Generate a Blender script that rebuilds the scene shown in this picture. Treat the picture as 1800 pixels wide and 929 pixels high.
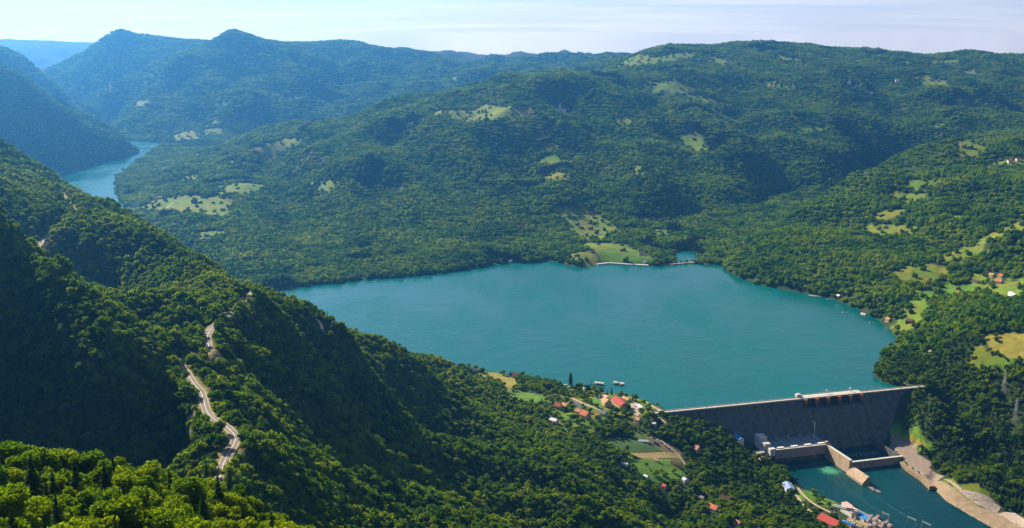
import bpy, bmesh, math, random
import numpy as np
from mathutils import Vector, Matrix

for _o in list(bpy.data.objects):
    bpy.data.objects.remove(_o, do_unlink=True)
SC = bpy.context.scene
COL = SC.collection
R = math.radians

# ------------------------------------------------ camera
cam_data = bpy.data.cameras.new("camera")
cam_data.sensor_width = 36.0
cam_data.lens = 38.0
cam_data.clip_start = 1.0
cam_data.clip_end = 80000.0
cam = bpy.data.objects.new("camera", cam_data)
COL.objects.link(cam)
cam.location = (0, 0, 618.0)
cam.rotation_euler = (R(90 - 12.0), 0, 0)
SC.camera = cam

# ------------------------------------------------ sky and sun
SUN_AZ = R(-43.0)      # measured from straight ahead (+y) towards +x
SUN_EL = R(33.0)
world = bpy.data.worlds.new("World")
SC.world = world
world.use_nodes = True
wn, wl = world.node_tree.nodes, world.node_tree.links
wn.clear()
w_out = wn.new("ShaderNodeOutputWorld"); w_bg = wn.new("ShaderNodeBackground")
sky = wn.new("ShaderNodeTexSky"); sky.sky_type = 'NISHITA'
sky.sun_disc = False
sky.sun_elevation = SUN_EL
sky.sun_rotation = SUN_AZ
sky.altitude = 600; sky.air_density = 1.0; sky.dust_density = 0.6; sky.ozone_density = 1.0
w_bg.inputs["Strength"].default_value = 0.05
# thin high cirrus, drawn out in long streaks
w_tc = wn.new("ShaderNodeTexCoord"); w_sep = wn.new("ShaderNodeSeparateXYZ"); wl.new(w_tc.outputs["Generated"], w_sep.inputs[0])
def w_math(op, a, b):
    m = wn.new("ShaderNodeMath"); m.operation = op
    for s, v in zip(m.inputs, (a, b)):
        if isinstance(v, bpy.types.NodeSocket): wl.new(v, s)
        else: s.default_value = v
    return m.outputs[0]
w_up = w_math('ADD', w_math('MAXIMUM', w_sep.outputs[2], 0.0), 0.06)
w_cmb = wn.new("ShaderNodeCombineXYZ")
wl.new(w_math('DIVIDE', w_sep.outputs[0], w_up), w_cmb.inputs[0]); wl.new(w_math('MULTIPLY', w_math('DIVIDE', w_sep.outputs[1], w_up), 3.0), w_cmb.inputs[1])
w_ns = wn.new("ShaderNodeTexNoise"); wl.new(w_cmb.outputs[0], w_ns.inputs["Vector"])
w_ns.inputs["Scale"].default_value = 0.35; w_ns.inputs["Detail"].default_value = 3.0; w_ns.inputs["Roughness"].default_value = 0.55; w_ns.inputs["Distortion"].default_value = 0.4
w_mr = wn.new("ShaderNodeMapRange"); wl.new(w_ns.outputs["Fac"], w_mr.inputs[0])
for k, v in zip((1, 2, 3, 4), (0.34, 0.74, 0.42, 0.72)): w_mr.inputs[k].default_value = v
w_mix = wn.new("ShaderNodeMix"); w_mix.data_type = 'RGBA'
w_low = w_math('POWER', w_math('SUBTRACT', 1.0, w_math('MAXIMUM', w_sep.outputs[2], 0.0)), 6.0)   # denser towards the horizon
wl.new(w_math('MULTIPLY', w_mr.outputs[0], w_low), w_mix.inputs[0]); wl.new(sky.outputs[0], w_mix.inputs[6]); w_mix.inputs[7].default_value = (27.0, 21.0, 16.0, 1)
wl.new(w_mix.outputs[2], w_bg.inputs["Color"]); wl.new(w_bg.outputs[0], w_out.inputs["Surface"])
sun_data = bpy.data.lights.new("sun", 'SUN')
sun_data.energy = 5.0
sun_data.angle = R(0.5)
sun_data.color = (1.0, 0.89, 0.70)
sun = bpy.data.objects.new("sun", sun_data)
COL.objects.link(sun)
_sd = Vector((math.sin(SUN_AZ) * math.cos(SUN_EL), math.cos(SUN_AZ) * math.cos(SUN_EL), math.sin(SUN_EL)))
sun.rotation_euler = (-_sd).to_track_quat('-Z', 'Y').to_euler()
sun.location = (-3000, 4000, 2500)
SC.view_settings.view_transform = 'Standard'
SC.view_settings.look = 'None'
SC.view_settings.exposure = 1.5
SC.view_settings.gamma = 1.0
SC.render.engine = 'CYCLES'
SC.cycles.use_denoising = True
SC.cycles.max_bounces = 5
SC.cycles.diffuse_bounces = 2
SC.cycles.glossy_bounces = 2
SC.cycles.transmission_bounces = 3
SC.cycles.transparent_max_bounces = 6
SC.cycles.volume_bounces = 0
SC.cycles.use_adaptive_sampling = True

# ---- surveyed numbers, metres: x right, y ahead of the viewpoint, z above the lake ----
DAM_A = (251.87, 1708.95, 5.0)
DAM_B = (715.52, 1838.34, 5.0)
SURVEY = [
    (227, 3150, 59), (191, 3600, 115), (216, 4600, 302), (270, 5200, 430), (590, 6000, 462), (781, 6300, 531), (891, 6400, 555), (1006, 6500, 564),
    (1140, 6500, 551), (1309, 6500, 531), (1464, 6600, 557), (1658, 6700, 569), (1818, 6650, 553), (1959, 6600, 527), (2117, 6500, 485),
    (2597, 6700, 491), (2979, 6700, 481), (3120, 6700, 461), (3468, 6700, 444), (4166, 6700, 416), (801, 3500, 54), (909, 4000, 123), (1058, 4700, 234),
    (1229, 5500, 368), (1358, 6100, 466), (610, 3850, 142), (715, 4550, 247), (826, 5300, 377), (513, 3200, 51), (1362, 4300, 109), (1540, 4900, 218),
    (1746, 5600, 364), (1865, 6000, 438), (1741, 4600, 158), (1990, 5300, 295), (2241, 6000, 407), (2074, 4650, 195), (2435, 5500, 312),
    (2732, 6200, 416), (1089, 3950, 66), (550, 2930, 51), (648, 3030, 77), (618, 2880, 45), (767, 3200, 89), (938, 3400, 125), (870, 2700, 66),
    (946, 2950, 95), (1036, 3250, 129), (1126, 3550, 164), (1383, 3750, 208), (970, 2500, 65), (1197, 3220, 134), (1049, 2800, 91), (852, 1950, 56),
    (1037, 2400, 61), (1138, 2650, 90), (1339, 3150, 144), (1479, 3500, 185), (1620, 3850, 229), (912, 1850, 64), (1070, 2200, 107), (1250, 2600, 157),
    (1522, 3200, 222), (1796, 3800, 262), (819, 2150, 47), (794, 1930, 18), (752, 1985, 1), (1022, 1700, 128), (1860, 3200, 222), (2254, 3900, 238),
    (1359, 2300, 147), (2874, 5000, 262), (892, 1450, 32), (848, 1250, 38), (1700, 7600, 420), (2600, 7600, 420), (3300, 7600, 430), (600, 7000, 430),
    (802, 1815, -9), (875, 1760, 10), (784, 1765, -33), (857, 1715, -15), (750, 1800, -46), (784, 1550, -55), (789, 1555, -76), (713, 1820, 7),
    (728, 1783, 12), (655, 1728, -60), (681, 1694, -57), (664, 1599, -62), (681, 1509, -60), (723, 1489, -60), (741, 1454, -60), (692, 1559, -45),
    (717, 1506, -45), (192, 1733, 7), (136, 1753, 10), (119, 1650, 14), (84, 1680, 18), (38, 1713, 26), (-20, 1815, 20), (170, 1651, 4),
    (212, 1587, -5), (210, 1497, -14), (250, 1483, -26), (315, 1610, -33), (373, 1672, -38), (401, 1667, -56), (416, 1540, -60), (322, 1423, -43),
    (277, 1398, -27), (427, 1423, -60), (440, 1564, -61), (464, 1408, -61), (379, 1492, -57), (245, 1667, 3), (279, 1675, -5), (329, 1689, -15),
    (147, 1300, 14), (65, 1150, 98), (238, 1400, -49), (78, 1400, 52), (0, 1500, 47), (0, 1700, 30), (-50, 1820, 10), (-88, 1600, 65),
    (-176, 1600, 111), (-145, 1300, 131), (-70, 1250, 113), (-191, 1150, 221), (-234, 1070, 310), (-210, 950, 290), (-168, 750, 315), (-159, 950, 234),
    (-110, 980, 193), (-58, 1020, 157), (-128, 750, 256), (-136, 600, 329), (0, 1060, 107), (-205, 1250, 268), (-164, 1500, 175), (-125, 1750, 78),
    (-256, 1180, 321), (-292, 1150, 347), (-271, 1140, 344), (-393, 1330, 343), (-482, 1500, 332), (-652, 1750, 342), (-737, 1850, 340),
    (-847, 2000, 347), (-904, 2000, 367), (-1018, 2200, 393), (-1062, 2200, 415), (-1162, 2450, 347), (-1111, 2450, 269), (-960, 2400, 212),
    (-749, 2150, 208), (-629, 1950, 219), (-549, 1850, 207), (-446, 1650, 226), (-379, 1550, 224), (-326, 1500, 220), (-296, 1550, 184),
    (-296, 1800, 84), (-253, 1850, 58), (-234, 1230, 291), (-372, 1380, 305), (-573, 1650, 327), (-336, 1350, 288), (-306, 1345, 279),
    (-244, 1281, 276), (-1064, 2350, 305), (-259, 835, 346), (-298, 790, 380), (-339, 820, 400), (-381, 860, 423), (-434, 900, 449), (-478, 900, 487),
    (-246, 778, 340), (-263, 792, 344), (-256, 768, 326), (-248, 738, 306), (-299, 772, 351), (-294, 752, 318), (-289, 735, 299), (-355, 812, 384),
    (-347, 785, 347), (-340, 760, 311), (-420, 855, 372), (-410, 825, 333), (-402, 800, 304), (-187, 645, 338), (-338, 900, 359), (-391, 950, 382),
    (-354, 1000, 352), (-305, 930, 350), (-559, 1450, 366), (-496, 1400, 342), (-420, 1300, 335), (-312, 1150, 327), (-716, 1500, 400),
    (-624, 1300, 395), (-650, 1450, 373), (-767, 1700, 373), (-825, 1500, 496), (-666, 1200, 470), (-179, 617, 350), (-188, 673, 350), (-187, 685, 350),
    (-239, 789, 350), (-255, 894, 350), (-274, 1009, 350), (-607, 1346, 350), (-667, 1636, 350), (-814, 1919, 350), (-131, 290, 489), (-147, 290, 492),
    (-115, 290, 486), (-102, 300, 479), (-85, 320, 463), (-66, 330, 442), (-92, 200, 513), (-63, 220, 495), (0, 230, 468), (0, 80, 549), (-29, 80, 549),
    (29, 80, 549), (-160, 60, 522), (-300, 20, 470), (-60, -60, 575), (-210, 480, 330), (-150, 480, 325), (-100, 450, 365), (-280, 480, 350),
    (-270, 640, 298), (-225, 620, 305), (-330, 680, 298), (-400, 720, 303), (0, 800, 197), (0, 550, 294), (209, 900, 88), (263, 1150, 13),
    (618, 1350, -92), (422, 900, 30), (-946, 1500, 472), (-1163, 1500, 588), (-561, 700, 494), (-252, 300, 497), (-170, 250, 502), (-1298, 5500, 137),
    (-935, 5250, 184), (-666, 5100, 265), (-391, 5000, 337), (-130, 5000, 393), (106, 5100, 431), (-1490, 4700, 37), (-1274, 4000, 38),
    (-1213, 3800, 26), (-1034, 3900, 73), (-1364, 4700, 62), (-1535, 5300, 55), (-1022, 4300, 86), (-1148, 4850, 120), (-781, 3250, 42),
    (-701, 2900, 25), (-513, 3200, 51), (-626, 3950, 129), (-732, 4650, 190), (-168, 3150, 59), (-203, 3850, 142), (-238, 4550, 294), (-1843, 5650, 32),
    (-372, 3500, 92), (-1200, 6300, 30), (-700, 6200, 90), (-300, 6100, 180), (100, 6200, 240), (400, 6600, 300), (-2430, 5200, 408),
    (-2258, 5400, 233), (-2024, 5500, 74), (-2342, 5350, 306), (-2171, 5450, 159), (-2254, 5100, 95), (-2112, 5350, 55), (-2831, 5000, 620),
    (-2708, 4700, 234), (-3012, 4500, 615), (-3528, 7600, 551), (-3343, 7600, 436), (-3161, 7600, 261), (-2976, 7600, 108), (-3906, 7600, 678),
    (-4687, 7600, 678), (-3062, 6900, 162), (-3000, 6400, 160), (-2600, 6400, 60), (-3860, 9300, 276), (-3770, 9400, 383), (-3680, 9500, 467),
    (-3524, 9500, 583), (-3371, 9500, 659), (-3253, 9500, 612), (-3134, 9500, 564), (-2938, 9500, 564), (-2719, 9500, 549), (-3093, 8500, 232),
    (-2798, 8700, 312), (-3243, 8300, 156), (-2888, 7900, 76), (-2819, 8200, 161), (-2323, 8500, 556), (-2142, 8500, 664), (-1969, 8500, 612),
    (-1798, 8500, 526), (-1527, 8300, 347), (-2359, 8300, 474), (-2405, 8000, 357), (-2443, 7700, 248), (-2444, 7200, 124), (-1897, 7300, 286),
    (-1777, 6800, 134), (-1666, 6350, 50), (-1675, 7500, 316), (-2044, 6500, 70), (-1501, 7600, 273), (-2062, 10000, 551), (-1752, 10000, 576),
    (-1443, 10000, 561), (-1136, 10000, 470), (-879, 10000, 419), (-517, 10000, 373), (0, 10000, 363), (517, 10000, 388), (983, 10000, 394),
    (1552, 10000, 378), (-1247, 8000, 255), (-1382, 8900, 396), (-1463, 7000, 119), (-751, 7200, 180), (-892, 8600, 315), (-198, 7600, 273),
    (-1333, 6350, 33), (213, 8200, 350), (-2800, 11500, 330), (-1500, 12500, 380), (0, 13000, 350), (1500, 13000, 330), (-7342, 16000, 502),
    (-6931, 16000, 486), (-6524, 16000, 429), (-6195, 16000, 405), (-5462, 13000, 161), (-8245, 16000, 543), (-5787, 16000, 340), (-4394, 17000, 280),
    (0, 18000, 168), (-11383, 17000, 581), (5593, 18000, 122),
]
LAKE = [
    (-562.4, 2599.8), (-514.2, 2643.0), (-434.4, 2681.1), (-380.8, 2713.7), (-295.7, 2740.4), (-239.3, 2774.4), (-151.4, 2809.2), (-99.8, 2852.1),
    (-46.8, 2896.2), (-7.9, 2926.4), (47.1, 2918.8), (95.4, 2957.2), (133.8, 2926.4), (155.1, 2881.4), (200.6, 2866.6), (233.8, 2896.2),
    (266.3, 2911.2), (311.7, 2896.2), (372.2, 2881.4), (424.0, 2896.2), (451.3, 2934.0), (462.0, 3028.7), (498.3, 3095.2), (534.9, 3095.2),
    (525.8, 3020.6), (506.9, 2926.4), (537.7, 2896.2), (577.9, 2918.8), (573.3, 2830.5), (590.0, 2733.7), (619.8, 2668.3), (663.8, 2612.0),
    (709.2, 2569.7), (753.2, 2528.7), (777.4, 2472.3), (795.7, 2402.4), (809.8, 2326.3), (809.0, 2231.7), (797.5, 2156.8), (767.8, 2094.5),
    (721.3, 2024.1), (688.7, 1968.8), (669.4, 1916.3), (671.7, 1876.1), (696.6, 1846.9), (260.2, 1727.1), (253.5, 1741.3), (241.3, 1758.6),
    (222.0, 1785.1), (208.5, 1797.2), (189.5, 1806.3), (175.4, 1815.6), (151.1, 1824.9), (121.8, 1840.6), (101.8, 1846.9), (82.1, 1863.0),
    (51.8, 1879.3), (20.9, 1902.7), (-10.6, 1923.1), (-42.7, 1940.4), (-75.0, 1951.0), (-107.6, 1958.1), (-450.0, 2150.0), (-900.0, 2700.0),
    (-1500.0, 3500.0), (-2200.0, 4300.0), (-2111.4, 4751.1), (-2076.6, 4974.6), (-2057.0, 5196.2), (-2017.4, 5387.9), (-1980.3, 5567.3),
    (-1992.2, 5758.8), (-2060.7, 5933.4), (-2192.7, 6150.7), (-2335.6, 6349.8), (-2508.4, 6598.6), (-2697.0, 6947.9), (-2742.1, 7245.8),
    (-2824.7, 7618.5), (-2907.0, 7923.7), (-2852.9, 7819.3), (-2689.9, 7290.4), (-2558.1, 6867.2), (-2399.0, 6525.5), (-2259.4, 6419.0),
    (-2102.0, 6349.8), (-1960.5, 6215.7), (-1765.2, 6102.8), (-1624.0, 5993.9), (-1623.6, 5933.4), (-1801.9, 6009.3), (-1947.9, 6071.3),
    (-1961.1, 5963.5), (-1883.6, 5514.9), (-1817.0, 5105.3), (-1767.5, 4830.1), (-1665.8, 4511.0), (-1544.2, 4184.5), (-1363.6, 3810.3),
    (-1217.3, 3506.5), (-1026.3, 3191.3), (-870.1, 2941.7), (-739.2, 2740.4), (-629.9, 2587.7),
]
RIVER = [
    (432.8, 1657.7), (442.3, 1625.0), (445.5, 1567.2), (463.5, 1546.0), (482.4, 1521.2), (507.0, 1495.2), (527.1, 1466.1), (538.7, 1427.1),
    (535.5, 1339.9), (517.1, 1248.8), (682.3, 1248.8), (700.0, 1364.5), (684.5, 1427.1), (668.0, 1475.7), (654.1, 1521.2), (651.3, 1558.7),
    (650.2, 1593.4), (642.9, 1625.0), (639.0, 1657.7), (645.3, 1753.0), (590.8, 1766.3), (520.8, 1727.0),
]
RIDGES = [
    (0.62, [(-3664, 7000, 726), (-3249, 7000, 557), (-3101, 7050, 449), (-2953, 7100, 284), (-2820, 7200, 135), (-2713, 7300, 37)]),
    (0.6, [(-4113, 9400, 94), (-3902, 9400, 273), (-3790, 9450, 382), (-3680, 9500, 472), (-3524, 9500, 583), (-3370, 9500, 678), (-3251, 9500, 631), (-3124, 9500, 564), (-2938, 9500, 564), (-2694, 9500, 544)]),
    (0.5, [(-2440, 8600, 534), (-2350, 8600, 564), (-2141, 8500, 672), (-1969, 8500, 612), (-1777, 8400, 536), (-1569, 8200, 438), (-1393, 7900, 340)]),
    (0.55, [(-2337, 8550, 552), (-2358, 8300, 482), (-2383, 8000, 377), (-2411, 7600, 253), (-2424, 7200, 142), (-2411, 6900, 91)]),
    (0.45, [(-1525, 8300, 411), (-1599, 7700, 308), (-1724, 7200, 235), (-1846, 6800, 169), (-1941, 6500, 81)]),
    (0.33, [(-1429, 9900, 561), (-1237, 9200, 435), (-1338, 8600, 315), (-1398, 7900, 198), (-1373, 7300, 98)]),
    (0.3, [(518, 2960, 9), (553, 2950, 48), (654, 3060, 72), (767, 3200, 90), (933, 3380, 126), (1126, 3550, 166), (1271, 3650, 195), (1421, 3750, 220), (1619, 3850, 231), (1843, 3900, 253)]),
]
RAVINES = [
    (86, 110, [(-526, 1060, 384), (-515, 1100, 381), (-541, 1200, 365), (-566, 1300, 359)]),
    (60, 170, [(-2075, 6600, 62), (-1978, 7300, 192), (-1907, 8000, 377)]),
    (60, 170, [(-1466, 6500, 47), (-1294, 7300, 174), (-1306, 8400, 365)]),
    (55, 150, [(-1010, 6900, 126), (-851, 7800, 264), (-839, 9000, 370)]),
    (105, 200, [(533, 3150, -18), (699, 3350, -3), (853, 3600, 28), (1110, 3950, 60), (1431, 4300, 93), (1854, 4700, 143)]),
    (64, 130, [(477, 3200, -19), (638, 3700, 81), (673, 4500, 204), (623, 5200, 342)]),
    (64, 140, [(875, 3700, 52), (1036, 4250, 126), (1128, 4900, 243), (1144, 5500, 368)]),
    (62, 150, [(1565, 4500, 121), (1781, 5000, 210), (1865, 5600, 335)]),
    (66, 120, [(-32, 3000, 1), (-137, 3300, 69), (-201, 3800, 128), (-468, 4450, 185)]),
    (58, 120, [(-556, 2750, -5), (-572, 3150, 59), (-816, 3900, 94), (-1027, 4700, 124)]),
    (58, 110, [(-312, 2900, -7), (-300, 3150, 59), (-499, 3850, 121)]),
    (70, 130, [(243, 3250, 77), (356, 3850, 142), (350, 4450, 231), (250, 4800, 326)]),
    (60, 125, [(101, 3150, 59), (57, 3600, 115), (11, 4150, 192)]),
]
ROAD_A = [
    (-175.0, 600.6, 350.0), (-177.0, 609.4, 350.0), (-178.8, 618.2, 350.0), (-180.6, 627.0, 350.0), (-182.1, 635.9, 350.0), (-183.4, 644.8, 350.0),
    (-184.4, 653.7, 350.0), (-185.0, 662.7, 350.0), (-185.3, 671.7, 350.0), (-185.6, 680.7, 350.0), (-186.7, 689.6, 350.0), (-189.8, 698.1, 350.0),
    (-194.2, 705.9, 350.0), (-199.2, 713.4, 350.0), (-204.7, 720.5, 350.0), (-210.7, 727.2, 350.0), (-216.1, 734.4, 350.0), (-220.2, 742.4, 350.0),
    (-223.7, 750.7, 350.0), (-226.9, 759.1, 350.0), (-229.9, 767.6, 350.0), (-233.1, 776.0, 350.0), (-236.4, 784.4, 350.0), (-240.3, 792.5, 350.0),
    (-244.7, 800.3, 350.0), (-249.2, 808.1, 350.0), (-253.2, 816.2, 350.0), (-257.2, 824.2, 350.0), (-261.3, 832.2, 350.0), (-265.5, 840.2, 350.0),
    (-269.6, 848.2, 350.0), (-273.0, 856.5, 350.0), (-273.9, 865.5, 350.0), (-272.8, 874.4, 350.0), (-269.6, 882.8, 350.0), (-265.3, 890.7, 350.0),
    (-263.9, 899.5, 350.0), (-265.2, 908.4, 350.0), (-267.7, 917.1, 350.0), (-270.5, 925.6, 350.0), (-273.2, 934.2, 350.0), (-275.5, 942.9, 350.0),
    (-277.4, 951.7, 350.0), (-278.6, 960.6, 350.0), (-279.3, 969.6, 350.0), (-279.4, 978.6, 350.0), (-279.2, 987.6, 350.0), (-278.6, 996.6, 350.0),
    (-277.5, 1005.5, 350.0), (-276.7, 1014.5, 350.0), (-276.0, 1023.4, 350.0), (-275.5, 1032.4, 350.0), (-275.0, 1041.4, 350.0),
    (-274.7, 1050.4, 350.0), (-274.4, 1059.4, 350.0), (-274.2, 1068.4, 350.0), (-274.1, 1077.4, 350.0), (-274.0, 1086.4, 350.0),
    (-273.9, 1095.4, 350.0), (-273.8, 1104.4, 350.0), (-273.8, 1113.4, 350.0), (-273.8, 1122.2, 350.0),
]
ROAD_B = [
    (-554.2, 1243.1, 350.0), (-558.3, 1251.1, 350.0), (-562.5, 1259.1, 350.0), (-566.6, 1267.1, 350.0), (-570.8, 1275.1, 350.0),
    (-574.9, 1283.1, 350.0), (-579.0, 1291.1, 350.0), (-583.0, 1299.1, 350.0), (-587.0, 1307.2, 350.0), (-591.0, 1315.3, 350.0),
    (-594.8, 1323.4, 350.0), (-598.5, 1331.7, 350.0), (-601.8, 1340.0, 350.0), (-605.0, 1348.4, 350.0), (-607.9, 1357.0, 350.0),
    (-610.5, 1365.6, 350.0), (-613.0, 1374.2, 350.0), (-615.4, 1382.9, 350.0), (-617.7, 1391.6, 350.0), (-619.9, 1400.3, 350.0),
    (-622.1, 1409.1, 350.0), (-624.2, 1417.8, 350.0), (-626.3, 1426.6, 350.0), (-628.3, 1435.3, 350.0), (-630.3, 1444.1, 350.0),
    (-632.2, 1452.9, 350.0), (-634.1, 1461.7, 350.0), (-635.9, 1470.5, 350.0), (-637.6, 1479.4, 350.0), (-639.2, 1488.2, 350.0),
    (-640.8, 1497.1, 350.0), (-642.3, 1505.9, 350.0), (-643.7, 1514.8, 350.0), (-645.1, 1523.7, 350.0), (-646.4, 1532.6, 350.0),
    (-647.7, 1541.5, 350.0), (-649.0, 1550.4, 350.0), (-650.2, 1559.3, 350.0), (-651.4, 1568.3, 350.0), (-652.7, 1577.2, 350.0),
    (-654.0, 1586.1, 350.0), (-655.4, 1595.0, 350.0), (-656.9, 1603.9, 350.0), (-658.8, 1612.6, 350.0), (-661.5, 1621.2, 350.0),
    (-664.8, 1629.6, 350.0), (-668.5, 1637.8, 350.0), (-672.3, 1646.0, 350.0), (-676.3, 1654.0, 350.0), (-680.4, 1662.0, 350.0),
    (-684.6, 1670.0, 350.0), (-688.9, 1677.9, 350.0), (-693.1, 1685.8, 350.0), (-697.3, 1693.8, 350.0), (-701.6, 1701.7, 350.0),
    (-705.8, 1709.7, 350.0), (-710.0, 1717.6, 350.0), (-714.2, 1725.6, 350.0), (-718.5, 1733.5, 350.0), (-722.7, 1741.5, 350.0),
    (-726.9, 1749.4, 350.0), (-731.1, 1757.4, 350.0), (-735.2, 1765.4, 350.0), (-739.3, 1773.4, 350.0), (-743.5, 1781.4, 350.0),
    (-747.6, 1789.4, 350.0), (-751.6, 1797.4, 350.0), (-755.7, 1805.5, 350.0), (-759.7, 1813.5, 350.0), (-763.7, 1821.6, 350.0),
    (-767.7, 1829.6, 350.0), (-771.7, 1837.7, 350.0), (-775.7, 1845.7, 350.0), (-779.7, 1853.8, 350.0), (-783.7, 1861.9, 350.0),
    (-787.2, 1868.8, 350.0),
]
PADS = [
    ([(436.8, 1559.6), (445.4, 1519.6), (487.2, 1487.4), (521.2, 1437.6), (530.1, 1392.5), (463.1, 1355.0), (413.7, 1371.8), (420.9, 1433.9), (419.4, 1501.3)], -61.0, 12),
    ([(649.8, 1759.1), (665.5, 1756.4), (678.6, 1706.9), (679.3, 1638.5), (651.1, 1592.6), (638.6, 1647.9), (639.8, 1667.2)], -62.0, 10),
    ([(382.8, 1662.1), (410.7, 1686.8), (413.7, 1642.8), (391.1, 1623.9)], -54.0, 12),
    ([(92.5, 1741.7), (102.7, 1753.4), (129.9, 1713.1), (113.1, 1701.9)], 11.0, 14),
]
BENCHES = [(ROAD_A, 5.6, 12.0), (ROAD_B, 5.6, 12.0)]

# ----------------------------------------------------------------------------
# TERRAIN: a height function through surveyed points, water basins cut into it
# ----------------------------------------------------------------------------
RIVER_Z = -70.0
_rng = np.random.RandomState(7)
_PERM = _rng.permutation(512)
_PERM = np.concatenate([_PERM, _PERM, _PERM])
_GA = _rng.rand(512) * 2 * np.pi
_GX, _GY = np.cos(_GA), np.sin(_GA)

def gnoise(x, y):
    xi = np.floor(x).astype(np.int64); yi = np.floor(y).astype(np.int64)
    fx = x - xi; fy = y - yi
    u = fx * fx * fx * (fx * (fx * 6 - 15) + 10); v = fy * fy * fy * (fy * (fy * 6 - 15) + 10)
    def g(ix, iy, dx, dy):
        h = _PERM[(_PERM[ix & 511] + iy) & 511]
        return _GX[h] * dx + _GY[h] * dy
    a = g(xi, yi, fx, fy); b = g(xi + 1, yi, fx - 1, fy)
    c = g(xi, yi + 1, fx, fy - 1); d = g(xi + 1, yi + 1, fx - 1, fy - 1)
    return ((a * (1 - u) + b * u) * (1 - v) + (c * (1 - u) + d * u) * v) * 1.5

def fbm(x, y, octaves=4, gain=0.5):
    s = 0.0; a = 1.0
    for k in range(octaves):
        s = s + a * gnoise(x * 2 ** k + 17.3 * k, y * 2 ** k - 9.1 * k); a *= gain
    return s

def sstep(a, b, x):
    t = np.clip((x - a) / (b - a), 0, 1)
    return t * t * (3 - 2 * t)

def poly_sdf(px, py, poly):
    """signed distance to a closed polygon, negative inside"""
    P = np.asarray(poly, float); Q = np.roll(P, -1, axis=0)
    best = np.full(px.shape, 1e18); inside = np.zeros(px.shape, bool)
    for (ax, ay), (bx, by) in zip(P, Q):
        ex, ey = bx - ax, by - ay
        t = np.clip(((px - ax) * ex + (py - ay) * ey) / (ex * ex + ey * ey + 1e-9), 0, 1)
        best = np.minimum(best, (px - ax - t * ex) ** 2 + (py - ay - t * ey) ** 2)
        if ay != by:
            c = ((ay > py) != (by > py)) & (px < (bx - ax) * (py - ay) / (by - ay) + ax)
            inside ^= c
    d = np.sqrt(best)
    return np.where(inside, -d, d)

def path_dist(px, py, path):
    """distance to an open 3D polyline and the height of its nearest point"""
    P = np.asarray(path, float)
    best = np.full(px.shape, 1e18); z = np.zeros(px.shape)
    for a, b in zip(P[:-1], P[1:]):
        ex, ey = b[0] - a[0], b[1] - a[1]
        t = np.clip(((px - a[0]) * ex + (py - a[1]) * ey) / (ex * ex + ey * ey + 1e-9), 0, 1)
        d = (px - a[0] - t * ex) ** 2 + (py - a[1] - t * ey) ** 2
        m = d < best
        z = np.where(m, a[2] + t * (b[2] - a[2]), z); best = np.minimum(best, d)
    return np.sqrt(best), z

_S = np.array(SURVEY, float)
_SU = np.stack([np.arctan2(_S[:, 0], _S[:, 1]), np.log(np.hypot(_S[:, 0], _S[:, 1]))], 1)

def _tps_fit(U, z, lam):
    n = len(U)
    d = np.hypot(U[:, None, 0] - U[None, :, 0], U[:, None, 1] - U[None, :, 1])
    K = np.where(d > 0, d * d * np.log(d + 1e-12), 0) + lam * np.eye(n)
    A = np.zeros((n + 3, n + 3)); A[:n, :n] = K
    A[:n, n] = 1; A[:n, n + 1:] = U; A[n, :n] = 1; A[n + 1:, :n] = U.T
    return np.linalg.solve(A, np.concatenate([z, np.zeros(3)]))

_W = _tps_fit(_SU, _S[:, 2], 3e-5)

def survey_height(x, y):
    a = np.arctan2(x, y); r = np.log(np.maximum(np.hypot(x, y), 4.0))
    out = np.empty(x.shape); n = len(_SU)
    for i in range(0, len(x), 20000):
        aa, rr = a[i:i + 20000], r[i:i + 20000]
        d2 = (aa[:, None] - _SU[None, :, 0]) ** 2 + (rr[:, None] - _SU[None, :, 1]) ** 2
        out[i:i + 20000] = (0.5 * d2 * np.log(d2 + 1e-14)) @ _W[:n] + _W[n] + _W[n + 1] * aa + _W[n + 2] * rr
    return out

def below_dam(x, y):
    """positive on the downstream side of the dam's axis"""
    (ax, ay), (bx, by) = DAM_A[:2], DAM_B[:2]
    L = math.hypot(bx - ax, by - ay)
    return ((x - ax) * (by - ay) - (y - ay) * (bx - ax)) / L

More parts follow.
